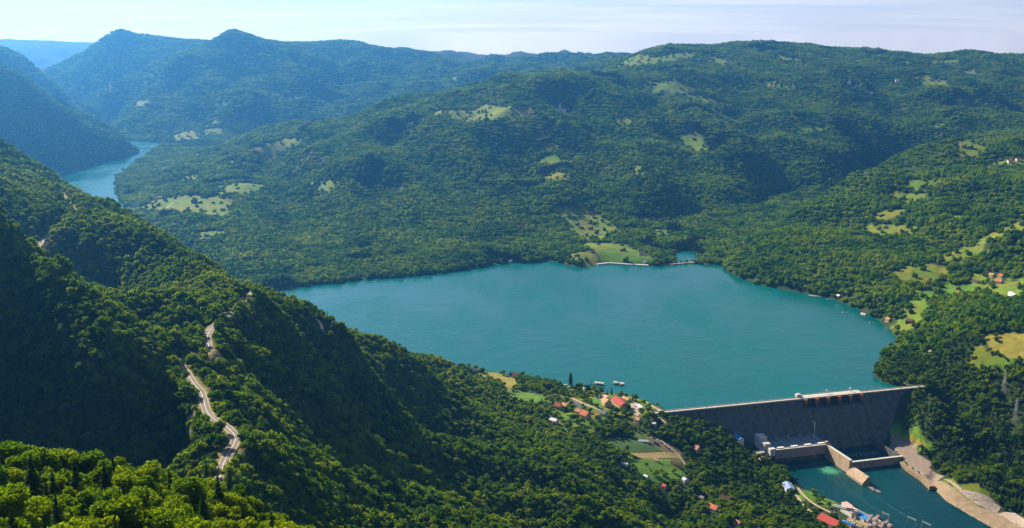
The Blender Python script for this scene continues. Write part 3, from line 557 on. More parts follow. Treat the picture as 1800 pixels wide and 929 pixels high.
CLEARINGS = [
    ([(174, 1741), (192, 1739), (188, 1704), (170, 1706)], 1.0),
    ([(151, 1739), (169, 1738), (165, 1703), (148, 1704)], 1.0),
    ([(110, 1666), (128, 1664), (126, 1629), (108, 1631)], 1.0),
    ([(67, 1697), (85, 1696), (84, 1661), (66, 1662)], 1.0),
    ([(79, 1701), (97, 1700), (95, 1665), (77, 1666)], 1.0),
    ([(100, 1684), (118, 1683), (116, 1648), (98, 1649)], 1.0),
    ([(142, 1691), (160, 1690), (157, 1655), (139, 1656)], 1.0),
    ([(149, 1871), (167, 1869), (164, 1834), (146, 1836)], 1.0),
    ([(184, 1871), (202, 1869), (198, 1835), (180, 1836)], 1.0),
    ([(188, 1773), (206, 1771), (202, 1736), (184, 1738)], 1.0),
    ([(58, 1630), (76, 1629), (75, 1594), (57, 1595)], 1.0),
    ([(196, 1674), (214, 1672), (210, 1637), (192, 1639)], 1.0),
    ([(131, 1671), (149, 1669), (146, 1634), (128, 1636)], 1.0),
    ([(151, 1784), (169, 1782), (165, 1747), (148, 1749)], 1.0),
    ([(206, 1735), (224, 1732), (220, 1698), (202, 1700)], 1.0),
    ([(222, 1665), (240, 1663), (235, 1628), (217, 1631)], 1.0),
    ([(285, 1620), (303, 1616), (296, 1582), (279, 1585)], 1.0),
    ([(274, 1413), (291, 1409), (284, 1375), (267, 1379)], 1.0),
    ([(300, 1466), (318, 1462), (311, 1428), (293, 1432)], 1.0),
    ([(296, 1360), (314, 1356), (306, 1322), (289, 1326)], 1.0),
    ([(158, 1507), (176, 1505), (172, 1470), (154, 1472)], 1.0),
    ([(189, 1491), (206, 1489), (202, 1454), (184, 1456)], 1.0),
    ([(248, 1504), (266, 1501), (260, 1466), (242, 1469)], 1.0),
    ([(214, 1480), (232, 1477), (227, 1442), (209, 1445)], 1.0),
    ([(242, 1549), (259, 1546), (254, 1511), (236, 1514)], 1.0),
    ([(211, 1546), (229, 1544), (224, 1509), (206, 1511)], 1.0),
    ([(266, 1461), (284, 1458), (277, 1424), (260, 1427)], 1.0),
    ([(198, 1604), (215, 1602), (211, 1567), (193, 1569)], 1.0),
    ([(367, 1701), (385, 1697), (377, 1663), (360, 1667)], 1.0),
    ([(415, 1552), (433, 1547), (424, 1514), (406, 1518)], 1.0),
    ([(445, 1427), (463, 1421), (452, 1388), (435, 1393)], 1.0),
    ([(483, 1466), (500, 1461), (489, 1427), (472, 1433)], 1.0),
    ([(484, 1485), (501, 1479), (490, 1446), (473, 1451)], 1.0),
    ([(497, 1452), (514, 1446), (503, 1413), (486, 1419)], 1.0),
    ([(469, 1430), (486, 1425), (475, 1391), (458, 1397)], 1.0),
    ([(1051, 2416), (1073, 2407), (1051, 2357), (1029, 2367)], 1.0),
    ([(1077, 2357), (1098, 2347), (1076, 2298), (1054, 2308)], 1.0),
    ([(1092, 2431), (1114, 2421), (1092, 2372), (1070, 2381)], 1.0),
    ([(1102, 2403), (1123, 2393), (1101, 2344), (1079, 2354)], 1.0),
    ([(1017, 2162), (1039, 2152), (1015, 2103), (994, 2113)], 1.0),
    ([(987, 2355), (1009, 2346), (988, 2296), (966, 2305)], 1.0),
    ([(832, 2219), (854, 2211), (835, 2160), (812, 2169)], 1.0),
    ([(768, 2509), (790, 2502), (774, 2450), (752, 2458)], 1.0),
    ([(785, 2374), (807, 2366), (790, 2315), (767, 2323)], 1.0),
    ([(812, 2291), (834, 2283), (816, 2232), (793, 2240)], 1.0),
    ([(354, 2907), (378, 2904), (371, 2850), (347, 2853)], 1.0),
    ([(349, 2958), (372, 2955), (366, 2902), (342, 2905)], 1.0),
    ([(-17, 2935), (7, 2935), (7, 2881), (-17, 2881)], 1.0),
    ([(15, 3381), (39, 3381), (39, 3327), (15, 3327)], 1.0),
    ([(-1322, 3937), (-1299, 3944), (-1282, 3893), (-1305, 3885)], 1.0),
    ([(-1307, 3937), (-1285, 3945), (-1268, 3893), (-1290, 3886)], 1.0),
    ([(-1375, 3873), (-1352, 3881), (-1334, 3830), (-1357, 3822)], 1.0),
    ([(-1512, 5153), (-1488, 5160), (-1473, 5108), (-1496, 5102)], 1.0),
    ([(1781, 5669), (1804, 5662), (1787, 5610), (1764, 5617)], 1.0),
    ([(1723, 5641), (1746, 5634), (1730, 5582), (1707, 5589)], 1.0),
    ([(2029, 5806), (2052, 5798), (2034, 5747), (2011, 5755)], 1.0),
    ([(1816, 5547), (1838, 5539), (1822, 5488), (1799, 5495)], 1.0),
    ([(1598, 3486), (1620, 3476), (1597, 3427), (1575, 3437)], 1.0),
    ([(1631, 3503), (1653, 3493), (1630, 3444), (1608, 3454)], 1.0),
    ([(207, 4771), (231, 4770), (229, 4716), (205, 4717)], 1.0),
    ([(1206, 6320), (1229, 6315), (1219, 6262), (1196, 6267)], 1.0),
    ([(-3, 1910), (15, 1910), (15, 1875), (-3, 1875)], 1.0),
    ([(-78, 1943), (-60, 1943), (-59, 1908), (-77, 1908)], 1.0),
    ([(851, 1804), (867, 1796), (852, 1765), (836, 1772)], 1.0),
    ([(843, 1738), (859, 1730), (844, 1698), (828, 1706)], 1.0),
    ([(745, 2511), (768, 2504), (753, 2452), (730, 2459)], 1.0),
    ([(745, 2388), (768, 2381), (752, 2329), (729, 2336)], 1.0),
    ([(777, 2296), (800, 2288), (782, 2237), (760, 2245)], 1.0),
    ([(726, 2550), (749, 2543), (734, 2492), (711, 2498)], 1.0),
    ([(554, 1572), (571, 1566), (559, 1533), (542, 1539)], 1.0),
    ([(467, 1439), (484, 1434), (473, 1400), (456, 1406)], 1.0),
    ([(97, 1871), (115, 1870), (113, 1835), (95, 1836)], 1.0),
    ([(567, 1448), (584, 1442), (571, 1409), (554, 1416)], 1.0),
    ([(534, 1463), (551, 1457), (539, 1424), (522, 1430)], 1.0),
    ([(582, 1431), (598, 1424), (585, 1391), (568, 1398)], 1.0),
    ([(570, 1420), (586, 1413), (573, 1381), (556, 1387)], 1.0),
    ([(94, 1743), (103, 1752), (128, 1713), (113, 1705)], 2.0),
    ([(148, 1789), (161, 1800), (172, 1770), (160, 1746), (150, 1761)], 2.0),
    ([(201, 1746), (214, 1758), (217, 1706), (205, 1681), (199, 1710)], 2.0),
    ([(386, 1660), (409, 1681), (410, 1644), (397, 1634), (388, 1644)], 2.0),
    ([(654, 1765), (667, 1760), (681, 1711), (671, 1683), (683, 1646), (669, 1628), (678, 1588), (662, 1577), (650, 1589), (637, 1648), (639, 1664), (637, 1697), (630, 1702)], 2.0),
    ([(658, 1583), (666, 1576), (677, 1520), (690, 1489), (714, 1467), (728, 1413), (710, 1387), (682, 1415), (668, 1471), (654, 1516), (652, 1555), (652, 1580)], 2.0),
    ([(671, 1582), (677, 1560), (682, 1529), (713, 1496), (720, 1482), (709, 1470), (690, 1493), (678, 1522)], 2.0),
    ([(708, 1468), (730, 1471), (739, 1424), (726, 1404), (716, 1443)], 2.0),
    ([(481, 1440), (514, 1486), (533, 1459), (550, 1426), (528, 1384), (470, 1377), (464, 1408)], 2.0),
    ([(154, 1588), (205, 1614), (228, 1581), (234, 1575), (193, 1553), (157, 1547)], 2.0),
    ([(170, 1538), (219, 1565), (262, 1587), (260, 1567), (197, 1533)], 2.0),
    ([(214, 1614), (234, 1613), (264, 1587), (239, 1574)], 2.0),
    ([(170, 1519), (260, 1563), (253, 1501), (216, 1476), (183, 1480)], 0.0),
    ([(-63, 1922), (-32, 1929), (4, 1883), (17, 1794), (-15, 1757), (-38, 1881)], 0.0),
    ([(-15, 1728), (29, 1754), (57, 1728), (46, 1695), (2, 1698)], 0.0),
    ([(121, 1762), (143, 1768), (159, 1734), (150, 1709), (130, 1732)], 0.0),
    ([(660, 1762), (673, 1751), (692, 1700), (685, 1699), (672, 1740)], 0.0),
    ([(449, 1572), (471, 1547), (488, 1518), (469, 1477), (452, 1494)], 0.0),
    ([(881, 1939), (905, 1929), (939, 1902), (917, 1833), (887, 1859), (872, 1901)], 0.0),
    ([(809, 2040), (811, 2031), (803, 1991), (795, 1980), (801, 2012)], 2.0),
    ([(766, 2063), (774, 2057), (771, 2034), (761, 2036)], 2.0),
    ([(75, 1589), (86, 1596), (91, 1586), (79, 1571)], 2.0),
    ([(-266, 903), (-260, 912), (-252, 905), (-245, 891), (-247, 879), (-253, 878), (-259, 884)], 1.0),
    ([(-182, 631), (-186, 667), (-183, 654), (-178, 618)], 0.0),
    ([(-185, 658), (-188, 693), (-184, 681), (-182, 645)], 0.0),
    ([(-187, 685), (-200, 717), (-197, 705), (-183, 672)], 0.0),
    ([(-195, 710), (-206, 724), (-202, 712), (-192, 697)], 0.0),
    ([(-228, 763), (-241, 796), (-238, 784), (-224, 750)], 0.0),
    ([(-238, 788), (-254, 820), (-251, 808), (-234, 776)], 0.0),
    ([(-250, 812), (-258, 828), (-255, 816), (-247, 800)], 0.0),
    ([(-271, 887), (-269, 921), (-265, 908), (-267, 874)], 0.0),
    ([(-266, 912), (-269, 921), (-265, 908), (-263, 900)], 0.0),
    ([(-281, 982), (-278, 1018), (-274, 1006), (-277, 970)], 0.0),
    ([(-279, 1009), (-276, 1045), (-273, 1033), (-275, 997)], 0.0),
    ([(-277, 1036), (-276, 1054), (-272, 1042), (-273, 1024)], 0.0),
    ([(-275, 1108), (-275, 1126), (-272, 1113), (-272, 1096)], 0.0),
    ([(-749, 1793), (-765, 1825), (-760, 1813), (-744, 1781)], 0.0),
    ([(-761, 1817), (-777, 1849), (-772, 1837), (-756, 1805)], 0.0),
    ([(-773, 1841), (-789, 1873), (-784, 1861), (-768, 1829)], 0.0),
    ([(-785, 1866), (-789, 1873), (-784, 1861), (-780, 1854)], 0.0),
    ([(-657, 1599), (-666, 1633), (-661, 1621), (-652, 1587)], 0.0),
    ([(-663, 1625), (-678, 1658), (-673, 1646), (-658, 1613)], 0.0),
    ([(-674, 1650), (-686, 1674), (-681, 1662), (-669, 1638)], 0.0),
    ([(-593, 1319), (-607, 1352), (-601, 1340), (-587, 1307)], 0.0),
    ([(-603, 1344), (-615, 1378), (-609, 1366), (-598, 1332)], 0.0),
    ([(-612, 1369), (-622, 1404), (-616, 1392), (-607, 1357)], 0.0),
    ([(-619, 1395), (-628, 1430), (-623, 1418), (-614, 1383)], 0.0),
    ([(-626, 1421), (-634, 1457), (-629, 1445), (-621, 1410)], 0.0),
    ([(-632, 1448), (-639, 1483), (-634, 1471), (-627, 1436)], 0.0),
    ([(-637, 1474), (-644, 1510), (-639, 1498), (-632, 1462)], 0.0),
    ([(-642, 1501), (-644, 1510), (-639, 1498), (-637, 1489)], 0.0),
    ([(423, 1545), (446, 1578), (448, 1529), (485, 1522), (508, 1498), (472, 1435), (441, 1440), (426, 1462), (419, 1503)], 0.0),
    ([(235, 1719), (729, 1857), (716, 1824), (684, 1782), (661, 1740), (648, 1703), (645, 1658), (565, 1563), (544, 1557), (424, 1649), (398, 1662), (320, 1688), (250, 1694)], 1.0),
]

# ------------------------------------------------ materials
class NT:
    """small helper to write node trees"""
    def __init__(self, tree):
        self.t = tree; self.n = tree.nodes; self.l = tree.links
    def new(self, kind, **kw):
        nd = self.n.new(kind)
        for k, v in kw.items():
            setattr(nd, k, v)
        return nd
    def put(self, sock, v):
        if isinstance(v, bpy.types.NodeSocket): self.l.new(v, sock)
        else: sock.default_value = v
    def noise(self, vec, scale, detail=3.0, rough=0.55):
        nd = self.new("ShaderNodeTexNoise")
        if vec is not None: self.l.new(vec, nd.inputs["Vector"])
        nd.inputs["Scale"].default_value = scale; nd.inputs["Detail"].default_value = detail
        nd.inputs["Roughness"].default_value = rough
        return nd.outputs["Fac"]
    def ramp(self, fac, stops):
        nd = self.new("ShaderNodeValToRGB"); self.l.new(fac, nd.inputs["Fac"])
        el = nd.color_ramp.elements
        while len(el) < len(stops): el.new(0.5)
        for e, (p, c) in zip(el, stops):
            e.position = p; e.color = (c[0], c[1], c[2], 1)
        return nd.outputs["Color"]
    def mix(self, fac, a, b, mode='MIX'):
        nd = self.new("ShaderNodeMix", data_type='RGBA', blend_type=mode)
        self.put(nd.inputs[0], fac)
        self.put(nd.inputs[6], a if not isinstance(a, tuple) else (*a, 1) if len(a) == 3 else a)
        self.put(nd.inputs[7], b if not isinstance(b, tuple) else (*b, 1) if len(b) == 3 else b)
        return nd.outputs[2]
    def math(self, op, a, b=0.0, clamp=False):
        nd = self.new("ShaderNodeMath", operation=op, use_clamp=clamp)
        self.put(nd.inputs[0], a); self.put(nd.inputs[1], b)
        return nd.outputs[0]
    def rng(self, v, a, b, c, d):
        nd = self.new("ShaderNodeMapRange"); self.put(nd.inputs[0], v)
        for k, q in zip((1, 2, 3, 4), (a, b, c, d)): nd.inputs[k].default_value = q
        return nd.outputs[0]
    def bump(self, h, strength, dist):
        nd = self.new("ShaderNodeBump"); self.l.new(h, nd.inputs["Height"])
        nd.inputs["Strength"].default_value = strength; nd.inputs["Distance"].default_value = dist
        return nd.outputs["Normal"]
    def pos(self):
        return self.new("ShaderNodeNewGeometry").outputs["Position"]
    def obj(self):
        return self.new("ShaderNodeTexCoord").outputs["Object"]

def material(name):
    m = bpy.data.materials.new(name); m.use_nodes = True
    nt = NT(m.node_tree); nt.n.clear()
    out = nt.new("ShaderNodeOutputMaterial")
    return m, nt, out

def principled(nt, out, color, rough=0.8, normal=None, spec=0.3, metal=0.0):
    b = nt.new("ShaderNodeBsdfPrincipled")
    nt.put(b.inputs["Base Color"], color if not isinstance(color, tuple) else (*color, 1))
    nt.put(b.inputs["Roughness"], rough)
    b.inputs["Specular IOR Level"].default_value = spec
    b.inputs["Metallic"].default_value = metal
    if normal is not None: nt.l.new(normal, b.inputs["Normal"])
    nt.l.new(b.outputs[0], out.inputs["Surface"])
    return b

def foliage(name, dark, mid, light, trans=0.35):
    """leaves: every tree differs a little, stands of trees differ over the hills"""
    m, nt, out = material(name)
    rnd = nt.new("ShaderNodeObjectInfo").outputs["Random"]
    p = nt.pos()
    stand = nt.noise(p, 0.006, 4.0, 0.6)
    leaf = nt.noise(p, 0.22, 2.0, 0.6)
    v = nt.math('ADD', nt.math('MULTIPLY', rnd, 0.36), nt.math('MULTIPLY', stand, 1.0))
    v = nt.math('ADD', v, nt.math('MULTIPLY', nt.math('SUBTRACT', leaf, 0.5), 0.5))
    col = nt.ramp(v, [(0.39, dark), (0.63, mid), (0.92, light)])
    d = nt.new("ShaderNodeBsdfDiffuse"); t = nt.new("ShaderNodeBsdfTranslucent")
    nt.l.new(col, d.inputs["Color"])
    tc = nt.mix(1.0, col, (1.35, 1.25, 0.45), 'MULTIPLY'); nt.l.new(tc, t.inputs["Color"])
    mx = nt.new("ShaderNodeMixShader"); mx.inputs[0].default_value = trans
    nt.l.new(d.outputs[0], mx.inputs[1]); nt.l.new(t.outputs[0], mx.inputs[2])
    nt.l.new(mx.outputs[0], out.inputs["Surface"])
    return m

def plain(name, color, rough=0.8, vary=0.25, scale=0.6, spec=0.25, bump=0.0, metal=0.0):
    """paint, concrete, tile, metal: uneven in tone, slightly rough"""
    m, nt, out = material(name)
    p = nt.obj()
    f = nt.noise(p, scale, 4.0, 0.65)
    lo = tuple(c * (1 - vary) for c in color); hi = tuple(min(1, c * (1 + vary)) for c in color)
    col = nt.ramp(f, [(0.3, lo), (0.7, hi)])
    nrm = nt.bump(nt.noise(p, scale * 6, 3.0), 0.4, bump) if bump else None
    principled(nt, out, col, rough, nrm, spec, metal)
    return m

LEAF = foliage("broadleaf foliage", (0.018, 0.048, 0.004), (0.074, 0.150, 0.005), (0.190, 0.250, 0.006), 0.55)
LEAF_FAR = foliage("woodland canopy", (0.013, 0.044, 0.006), (0.070, 0.155, 0.006), (0.190, 0.260, 0.008), 0.5)
NEEDLE = foliage("conifer needles", (0.010, 0.026, 0.008), (0.020, 0.042, 0.012), (0.036, 0.060, 0.014), 0.15)
BARK = plain("bark", (0.075, 0.055, 0.040), 0.95, 0.4, 2.0, 0.1)

def ground_material():
    m, nt, out = material("ground cover")
    at = nt.new("ShaderNodeAttribute"); at.attribute_name = "tint"
    p = nt.pos()
    n1 = nt.noise(p, 0.035, 5.0, 0.65); n2 = nt.noise(p, 0.4, 3.0, 0.6)
    k = nt.math('ADD', nt.math('MULTIPLY', n1, 1.1), nt.math('MULTIPLY', n2, 0.7))
    k = nt.rng(k, 0.45, 1.35, 0.55, 1.45)
    hsv = nt.new("ShaderNodeHueSaturation")
    nt.l.new(at.outputs["Color"], hsv.inputs["Color"]); nt.l.new(k, hsv.inputs["Value"])
    # bare limestone where the ground is too steep to hold soil
    geo = nt.new("ShaderNodeNewGeometry"); sep = nt.new("ShaderNodeSeparateXYZ")
    nt.l.new(geo.outputs["Normal"], sep.inputs[0])
    steep = nt.math('ADD', sep.outputs[2], nt.math('MULTIPLY', nt.math('SUBTRACT', n1, 0.5), 0.5))
    rock = nt.rng(steep, 0.42, 0.34, 0.0, 1.0)
    stone = nt.ramp(nt.noise(p, 0.12, 5.0, 0.7), [(0.3, (0.05, 0.055, 0.04)), (0.75, (0.24, 0.23, 0.20))])
    col = nt.mix(rock, hsv.outputs[0], stone)
    principled(nt, out, col, 0.95, nt.bump(nt.math('ADD', n2, nt.math('MULTIPLY', n1, 3.0)), 0.7, 1.5), 0.1)
    return m
GROUND_MAT = ground_material()

def water_material(name, deep, shallow, wave, bump):
    m, nt, out = material(name)
    p = nt.pos()
    mp = nt.new("ShaderNodeMapping"); nt.l.new(p, mp.inputs["Vector"])
    mp.inputs["Scale"].default_value = (1.0, 0.45, 1.0); mp.inputs["Rotation"].default_value = (0, 0, R(25))
    streak = nt.noise(mp.outputs[0], 0.006, 5.0, 0.6)
    col = nt.ramp(streak, [(0.3, deep), (0.7, shallow)])
    w1 = nt.noise(mp.outputs[0], wave, 4.0, 0.65); w2 = nt.noise(p, wave * 0.13, 3.0, 0.6)
    h = nt.math('ADD', w1, nt.math('MULTIPLY', w2, 2.0))
    rough = nt.rng(streak, 0.35, 0.65, 0.06, 0.32)
    b = principled(nt, out, col, rough, nt.bump(h, 0.55, bump), 0.18)
    b.inputs["IOR"].default_value = 1.33
    return m
LAKE_MAT = water_material("lake water", (0.000, 0.076, 0.071), (0.000, 0.096, 0.088), 0.16, 0.9)
RIVER_MAT = water_material("river water", (0.000, 0.024, 0.028), (0.000, 0.040, 0.040), 0.22, 0.6)

# ------------------------------------------------ ground sheet: fine near the valley, coarse beyond
def ground_grid():
    th = np.concatenate([np.arange(-100, -28, 2.0), np.arange(-28, 28.01, 0.15), np.arange(29, 76, 2.0)])
    th = np.radians(th)
    rr = [6.0]
    while rr[-1] < 21000:
        rr.append(rr[-1] * (1.03 if rr[-1] < 180 else (1.0075 if rr[-1] < 7000 else 1.013)))
    return np.meshgrid(th, np.array(rr))
GT, GR = ground_grid()
GX, GY = (GR * np.sin(GT)), (GR * np.cos(GT))
GZ = height(GX, GY).reshape(GX.shape)

TINTS = {'dry': (0.150, 0.146, 0.012), 'grass': (0.088, 0.155, 0.008), 'lush': (0.080, 0.170, 0.008),
         'crop': (0.045, 0.085, 0.020), 'bare': (0.13, 0.095, 0.05), 'gravel': (0.30, 0.25, 0.185)}
def meadow_fields(x, y):
    """tint of open ground and how far inside it a point lies (positive = inside)"""
    x = x.ravel(); y = y.ravel()
    n = fbm(x / 26, y / 26, 3)
    r = np.hypot(x, y)
    tint = np.empty((len(x), 3)); tint[:] = (0.030, 0.044, 0.012)
    depth = np.full(len(x), -1e3)
    # small scattered clearings over the far hills
    c = gnoise(x / 95 + 40, y / 150 + 11) + 0.8 * gnoise(x / 420, y / 520) - 0.80
    dry = sstep(-0.3, 0.3, gnoise(x / 260 + 9, y / 260))[:, None]
    ok = (r > 2300) & (r < 9500) & (c > 0)
    mixc = np.array(TINTS['grass']) * (1 - dry) + np.array(TINTS['dry']) * dry
    tint[ok] = mixc[ok]; depth[ok] = c[ok] * 60
    for kind, poly in MEADOWS:
        P = np.array(poly); lo = P.min(0) - 60; hi = P.max(0) + 60
        m = (x > lo[0]) & (x < hi[0]) & (y > lo[1]) & (y < hi[1])
        if not m.any(): continue
        size = np.sqrt(np.prod(hi - lo - 100).clip(1))
        d = -poly_sdf(x[m], y[m], poly) + n[m] * min(16, 0.16 * size) + (9 if P[:, 1].mean() > 2100 else 2)
        k = np.where(m)[0][d > depth[m]]
        depth[m] = np.maximum(depth[m], d)
        k = np.where(m)[0][d > -1]
        t = np.array(TINTS[kind]) * (1 + 0.25 * n[k][:, None]) 
        w = sstep(-0.35, 0.35, gnoise(x[k] / 55 + 3, y[k] / 75))[:, None] * (0.75 if kind in ('grass', 'dry') else 0.15)
        tint[k] = t * (1 - w) + np.array(TINTS['grass' if kind == 'dry' else 'dry']) * w
    return tint, depth
_tint, _open = meadow_fields(GX, GY)
for _path, _h, _s in BENCHES:
    _d, _z = path_dist(GX.ravel(), GY.ravel(), _path)
    _tint[_d < _h + 3.5] = (0.13, 0.115, 0.03)

def grid_mesh(name, X, Y, Z):
    nr, nt = X.shape
    me = bpy.data.meshes.new(name)
    co = np.stack([X, Y, Z], -1).reshape(-1, 3).astype(np.float32)
    i = np.arange(nr - 1)[:, None] * nt + np.arange(nt - 1)[None, :]
    q = np.stack([i, i + 1, i + nt + 1, i + nt], -1).reshape(-1, 4)[:, ::-1]
    me.vertices.add(len(co)); me.vertices.foreach_set("co", co.ravel())
    me.loops.add(q.size); me.loops.foreach_set("vertex_index", q.ravel().astype(np.int32))
    me.polygons.add(len(q)); me.polygons.foreach_set("loop_start", np.arange(0, q.size, 4, dtype=np.int32))
    me.polygons.foreach_set("use_smooth", np.ones(len(q), bool))
    me.update(calc_edges=True)
    return me
ground_me = grid_mesh("ground", GX, GY, GZ)
_at = ground_me.color_attributes.new("tint", 'FLOAT_COLOR', 'POINT')
_at.data.foreach_set("color", np.concatenate([_tint, np.ones((len(_tint), 1))], 1).astype(np.float32).ravel())
ground_me.materials.append(GROUND_MAT)
ground = bpy.data.objects.new("ground", ground_me); COL.objects.link(ground)
ground["kind"] = "structure"

def water_sheet(name, poly, z, mat):
    bm = bmesh.new()
    vs = [bm.verts.new((p[0], p[1], z)) for p in poly]
    f = bm.faces.new(vs); f.normal_update()
    if f.normal.z < 0: f.normal_flip()
    bmesh.ops.triangulate(bm, faces=[f])
    me = bpy.data.meshes.new(name); bm.to_mesh(me); bm.free()
    me.materials.append(mat)
    o = bpy.data.objects.new(name, me); COL.objects.link(o); o["kind"] = "structure"
    return o
def grown(poly, d):
    """polygon pushed outwards so that the sheet ends inside the bank"""
    P = np.array(poly); A = np.roll(P, 1, 0); B = np.roll(P, -1, 0)
    area = np.sum(P[:, 0] * B[:, 1] - B[:, 0] * P[:, 1])
    t = B - A; t /= np.linalg.norm(t, axis=1)[:, None] + 1e-9
    nrm = np.stack([t[:, 1], -t[:, 0]], 1) * (1 if area > 0 else -1)
    return P + nrm * d
water_sheet("lake", LAKE, 0.0, LAKE_MAT)
water_sheet("river", RIVER, RIVER_Z, RIVER_MAT)

# ------------------------------------------------ trees
class MB:
    """collects vertices and faces for one mesh"""
    def __init__(self): self.v = []; self.f = []; self.mi = []
    def add(self, vs, fs, mi=0):
        b = len(self.v); self.v.extend([tuple(p) for p in vs])
        self.f.extend([tuple(i + b for i in f) for f in fs]); self.mi.extend([mi] * len(fs))
    def box(self, c, s, rz=0.0, mi=0, taper=1.0):
        x, y, z = s[0] / 2, s[1] / 2, s[2] / 2; co, si = math.cos(rz), math.sin(rz); P = []
        for dz, k in ((-z, 1.0), (z, taper)):
            for dx, dy in ((-x, -y), (x, -y), (x, y), (-x, y)):
                dx *= k; dy *= k
                P.append((c[0] + dx * co - dy * si, c[1] + dx * si + dy * co, c[2] + dz))
        self.add(P, [(0, 3, 2, 1), (4, 5, 6, 7), (0, 1, 5, 4), (1, 2, 6, 5), (2, 3, 7, 6), (3, 0, 4, 7)], mi)
    def bar(self, a, b, r0, r1=None, n=6, mi=0):
        a = Vector(a); b = Vector(b); r1 = r0 if r1 is None else r1
        d = (b - a).normalized(); u = d.orthogonal().normalized(); w = d.cross(u); P = []
        for c, r in ((a, r0), (b, r1)):
            for k in range(n):
                t = 2 * math.pi * k / n; P.append(c + u * (r * math.cos(t)) + w * (r * math.sin(t)))
        F = [(k, (k + 1) % n, n + (k + 1) % n, n + k) for k in range(n)]
        F += [tuple(range(n - 1, -1, -1)), tuple(range(n, 2 * n))]
        self.add(P, F, mi)
    def prism(self, poly, z0, z1, mi=0):
        """upright prism over a counter-clockwise outline; z0, z1 numbers or one per corner"""
        n = len(poly); z0 = z0 if hasattr(z0, '__len__') else [z0] * n; z1 = z1 if hasattr(z1, '__len__') else [z1] * n
        if sum(poly[i][0] * poly[(i + 1) % n][1] - poly[(i + 1) % n][0] * poly[i][1] for i in range(n)) < 0:
            poly = poly[::-1]; z0 = list(z0)[::-1]; z1 = list(z1)[::-1]
        P = [(p[0], p[1], z) for p, z in zip(poly, z0)] + [(p[0], p[1], z) for p, z in zip(poly, z1)]
        F = [tuple(range(n - 1, -1, -1)), tuple(range(n, 2 * n))]
        F += [(k, (k + 1) % n, n + (k + 1) % n, n + k) for k in range(n)]
        self.add(P, F, mi)
    def mesh(self, name, mats, smooth=False):
        me = bpy.data.meshes.new(name); me.from_pydata(self.v, [], self.f)
        for m in (mats if isinstance(mats, (list, tuple)) else [mats]): me.materials.append(m)
        if any(self.mi): me.polygons.foreach_set("material_index", self.mi)
        if smooth: me.polygons.foreach_set("use_smooth", [True] * len(me.polygons))
        me.update()
        return me
    def build(self, name, mats, parent=None, smooth=False, loc=None):
        o = bpy.data.objects.new(name, self.mesh(name, mats, smooth)); COL.objects.link(o)
        if parent is not None: o.parent = parent
        if loc is not None: o.location = loc
        return o

def tag(o, label=None, category=None, group=None, kind=None):
    for k, v in (("label", label), ("category", category), ("group", group), ("kind", kind)):
        if v: o[k] = v
    return o
def empty(name, loc, rz=0.0, **kw):
    o = bpy.data.objects.new(name, None); COL.objects.link(o)
    o.location = loc; o.rotation_euler = (0, 0, rz); o.empty_display_size = 1.0
    return tag(o, **kw)
def copy_tree(o, parent=None):
    c = o.copy(); COL.objects.link(c)
    if parent is not None: c.parent = parent
    for ch in list(o.children): copy_tree(ch, c)
    return c

_ico = bmesh.new(); bmesh.ops.create_icosphere(_ico, subdivisions=1, radius=1.0)
ICO_V = np.array([v.co[:] for v in _ico.verts]); ICO_F = [tuple(v.index for v in f.verts) for f in _ico.faces]
_ico.free()
_ico = bmesh.new(); bmesh.ops.create_icosphere(_ico, subdivisions=2, radius=1.0)
ICO2_V = np.array([v.co[:] for v in _ico.verts]); ICO2_F = [tuple(v.index for v in f.verts) for f in _ico.faces]
_ico.free()

def lump(mb, rs, c, r, rough=0.25, fine=False):
    V, Fc = (ICO2_V, ICO2_F) if fine else (ICO_V, ICO_F)
    k = 1 + rough * rs.uniform(-1, 1, len(V))
    mb.add(V * k[:, None] * np.array(r) + np.array(c), Fc)
def leaf_faces(mb, rs, c, r, n, size, up=0.25):
    """n leaf sprays on the outside of an ellipsoid, each a bent pair of triangles"""
    d = rs.normal(size=(n, 3)); d[:, 2] += up; d /= np.linalg.norm(d, axis=1)[:, None]
    d[:, 2] = np.where(d[:, 2] < -0.55, -d[:, 2], d[:, 2])
    q = np.array(c) + d * np.array(r) * rs.uniform(0.78, 1.26, n)[:, None]
    nr = d + 0.75 * rs.normal(size=(n, 3)); nr /= np.linalg.norm(nr, axis=1)[:, None]
    t = np.cross(nr, rs.normal(size=(n, 3))); t /= np.linalg.norm(t, axis=1)[:, None] + 1e-9
    b = np.cross(nr, t); s = size * rs.uniform(0.6, 1.35, n)[:, None]
    P = np.stack([q - t * s, q - b * s * 0.55 - nr * s * 0.2, q + t * s, q + b * s * 0.6 - nr * s * 0.25], 1).reshape(-1, 3)
    mb.add(P, [f for i in range(n) for f in ((4 * i, 4 * i + 1, 4 * i + 2), (4 * i, 4 * i + 2, 4 * i + 3))])

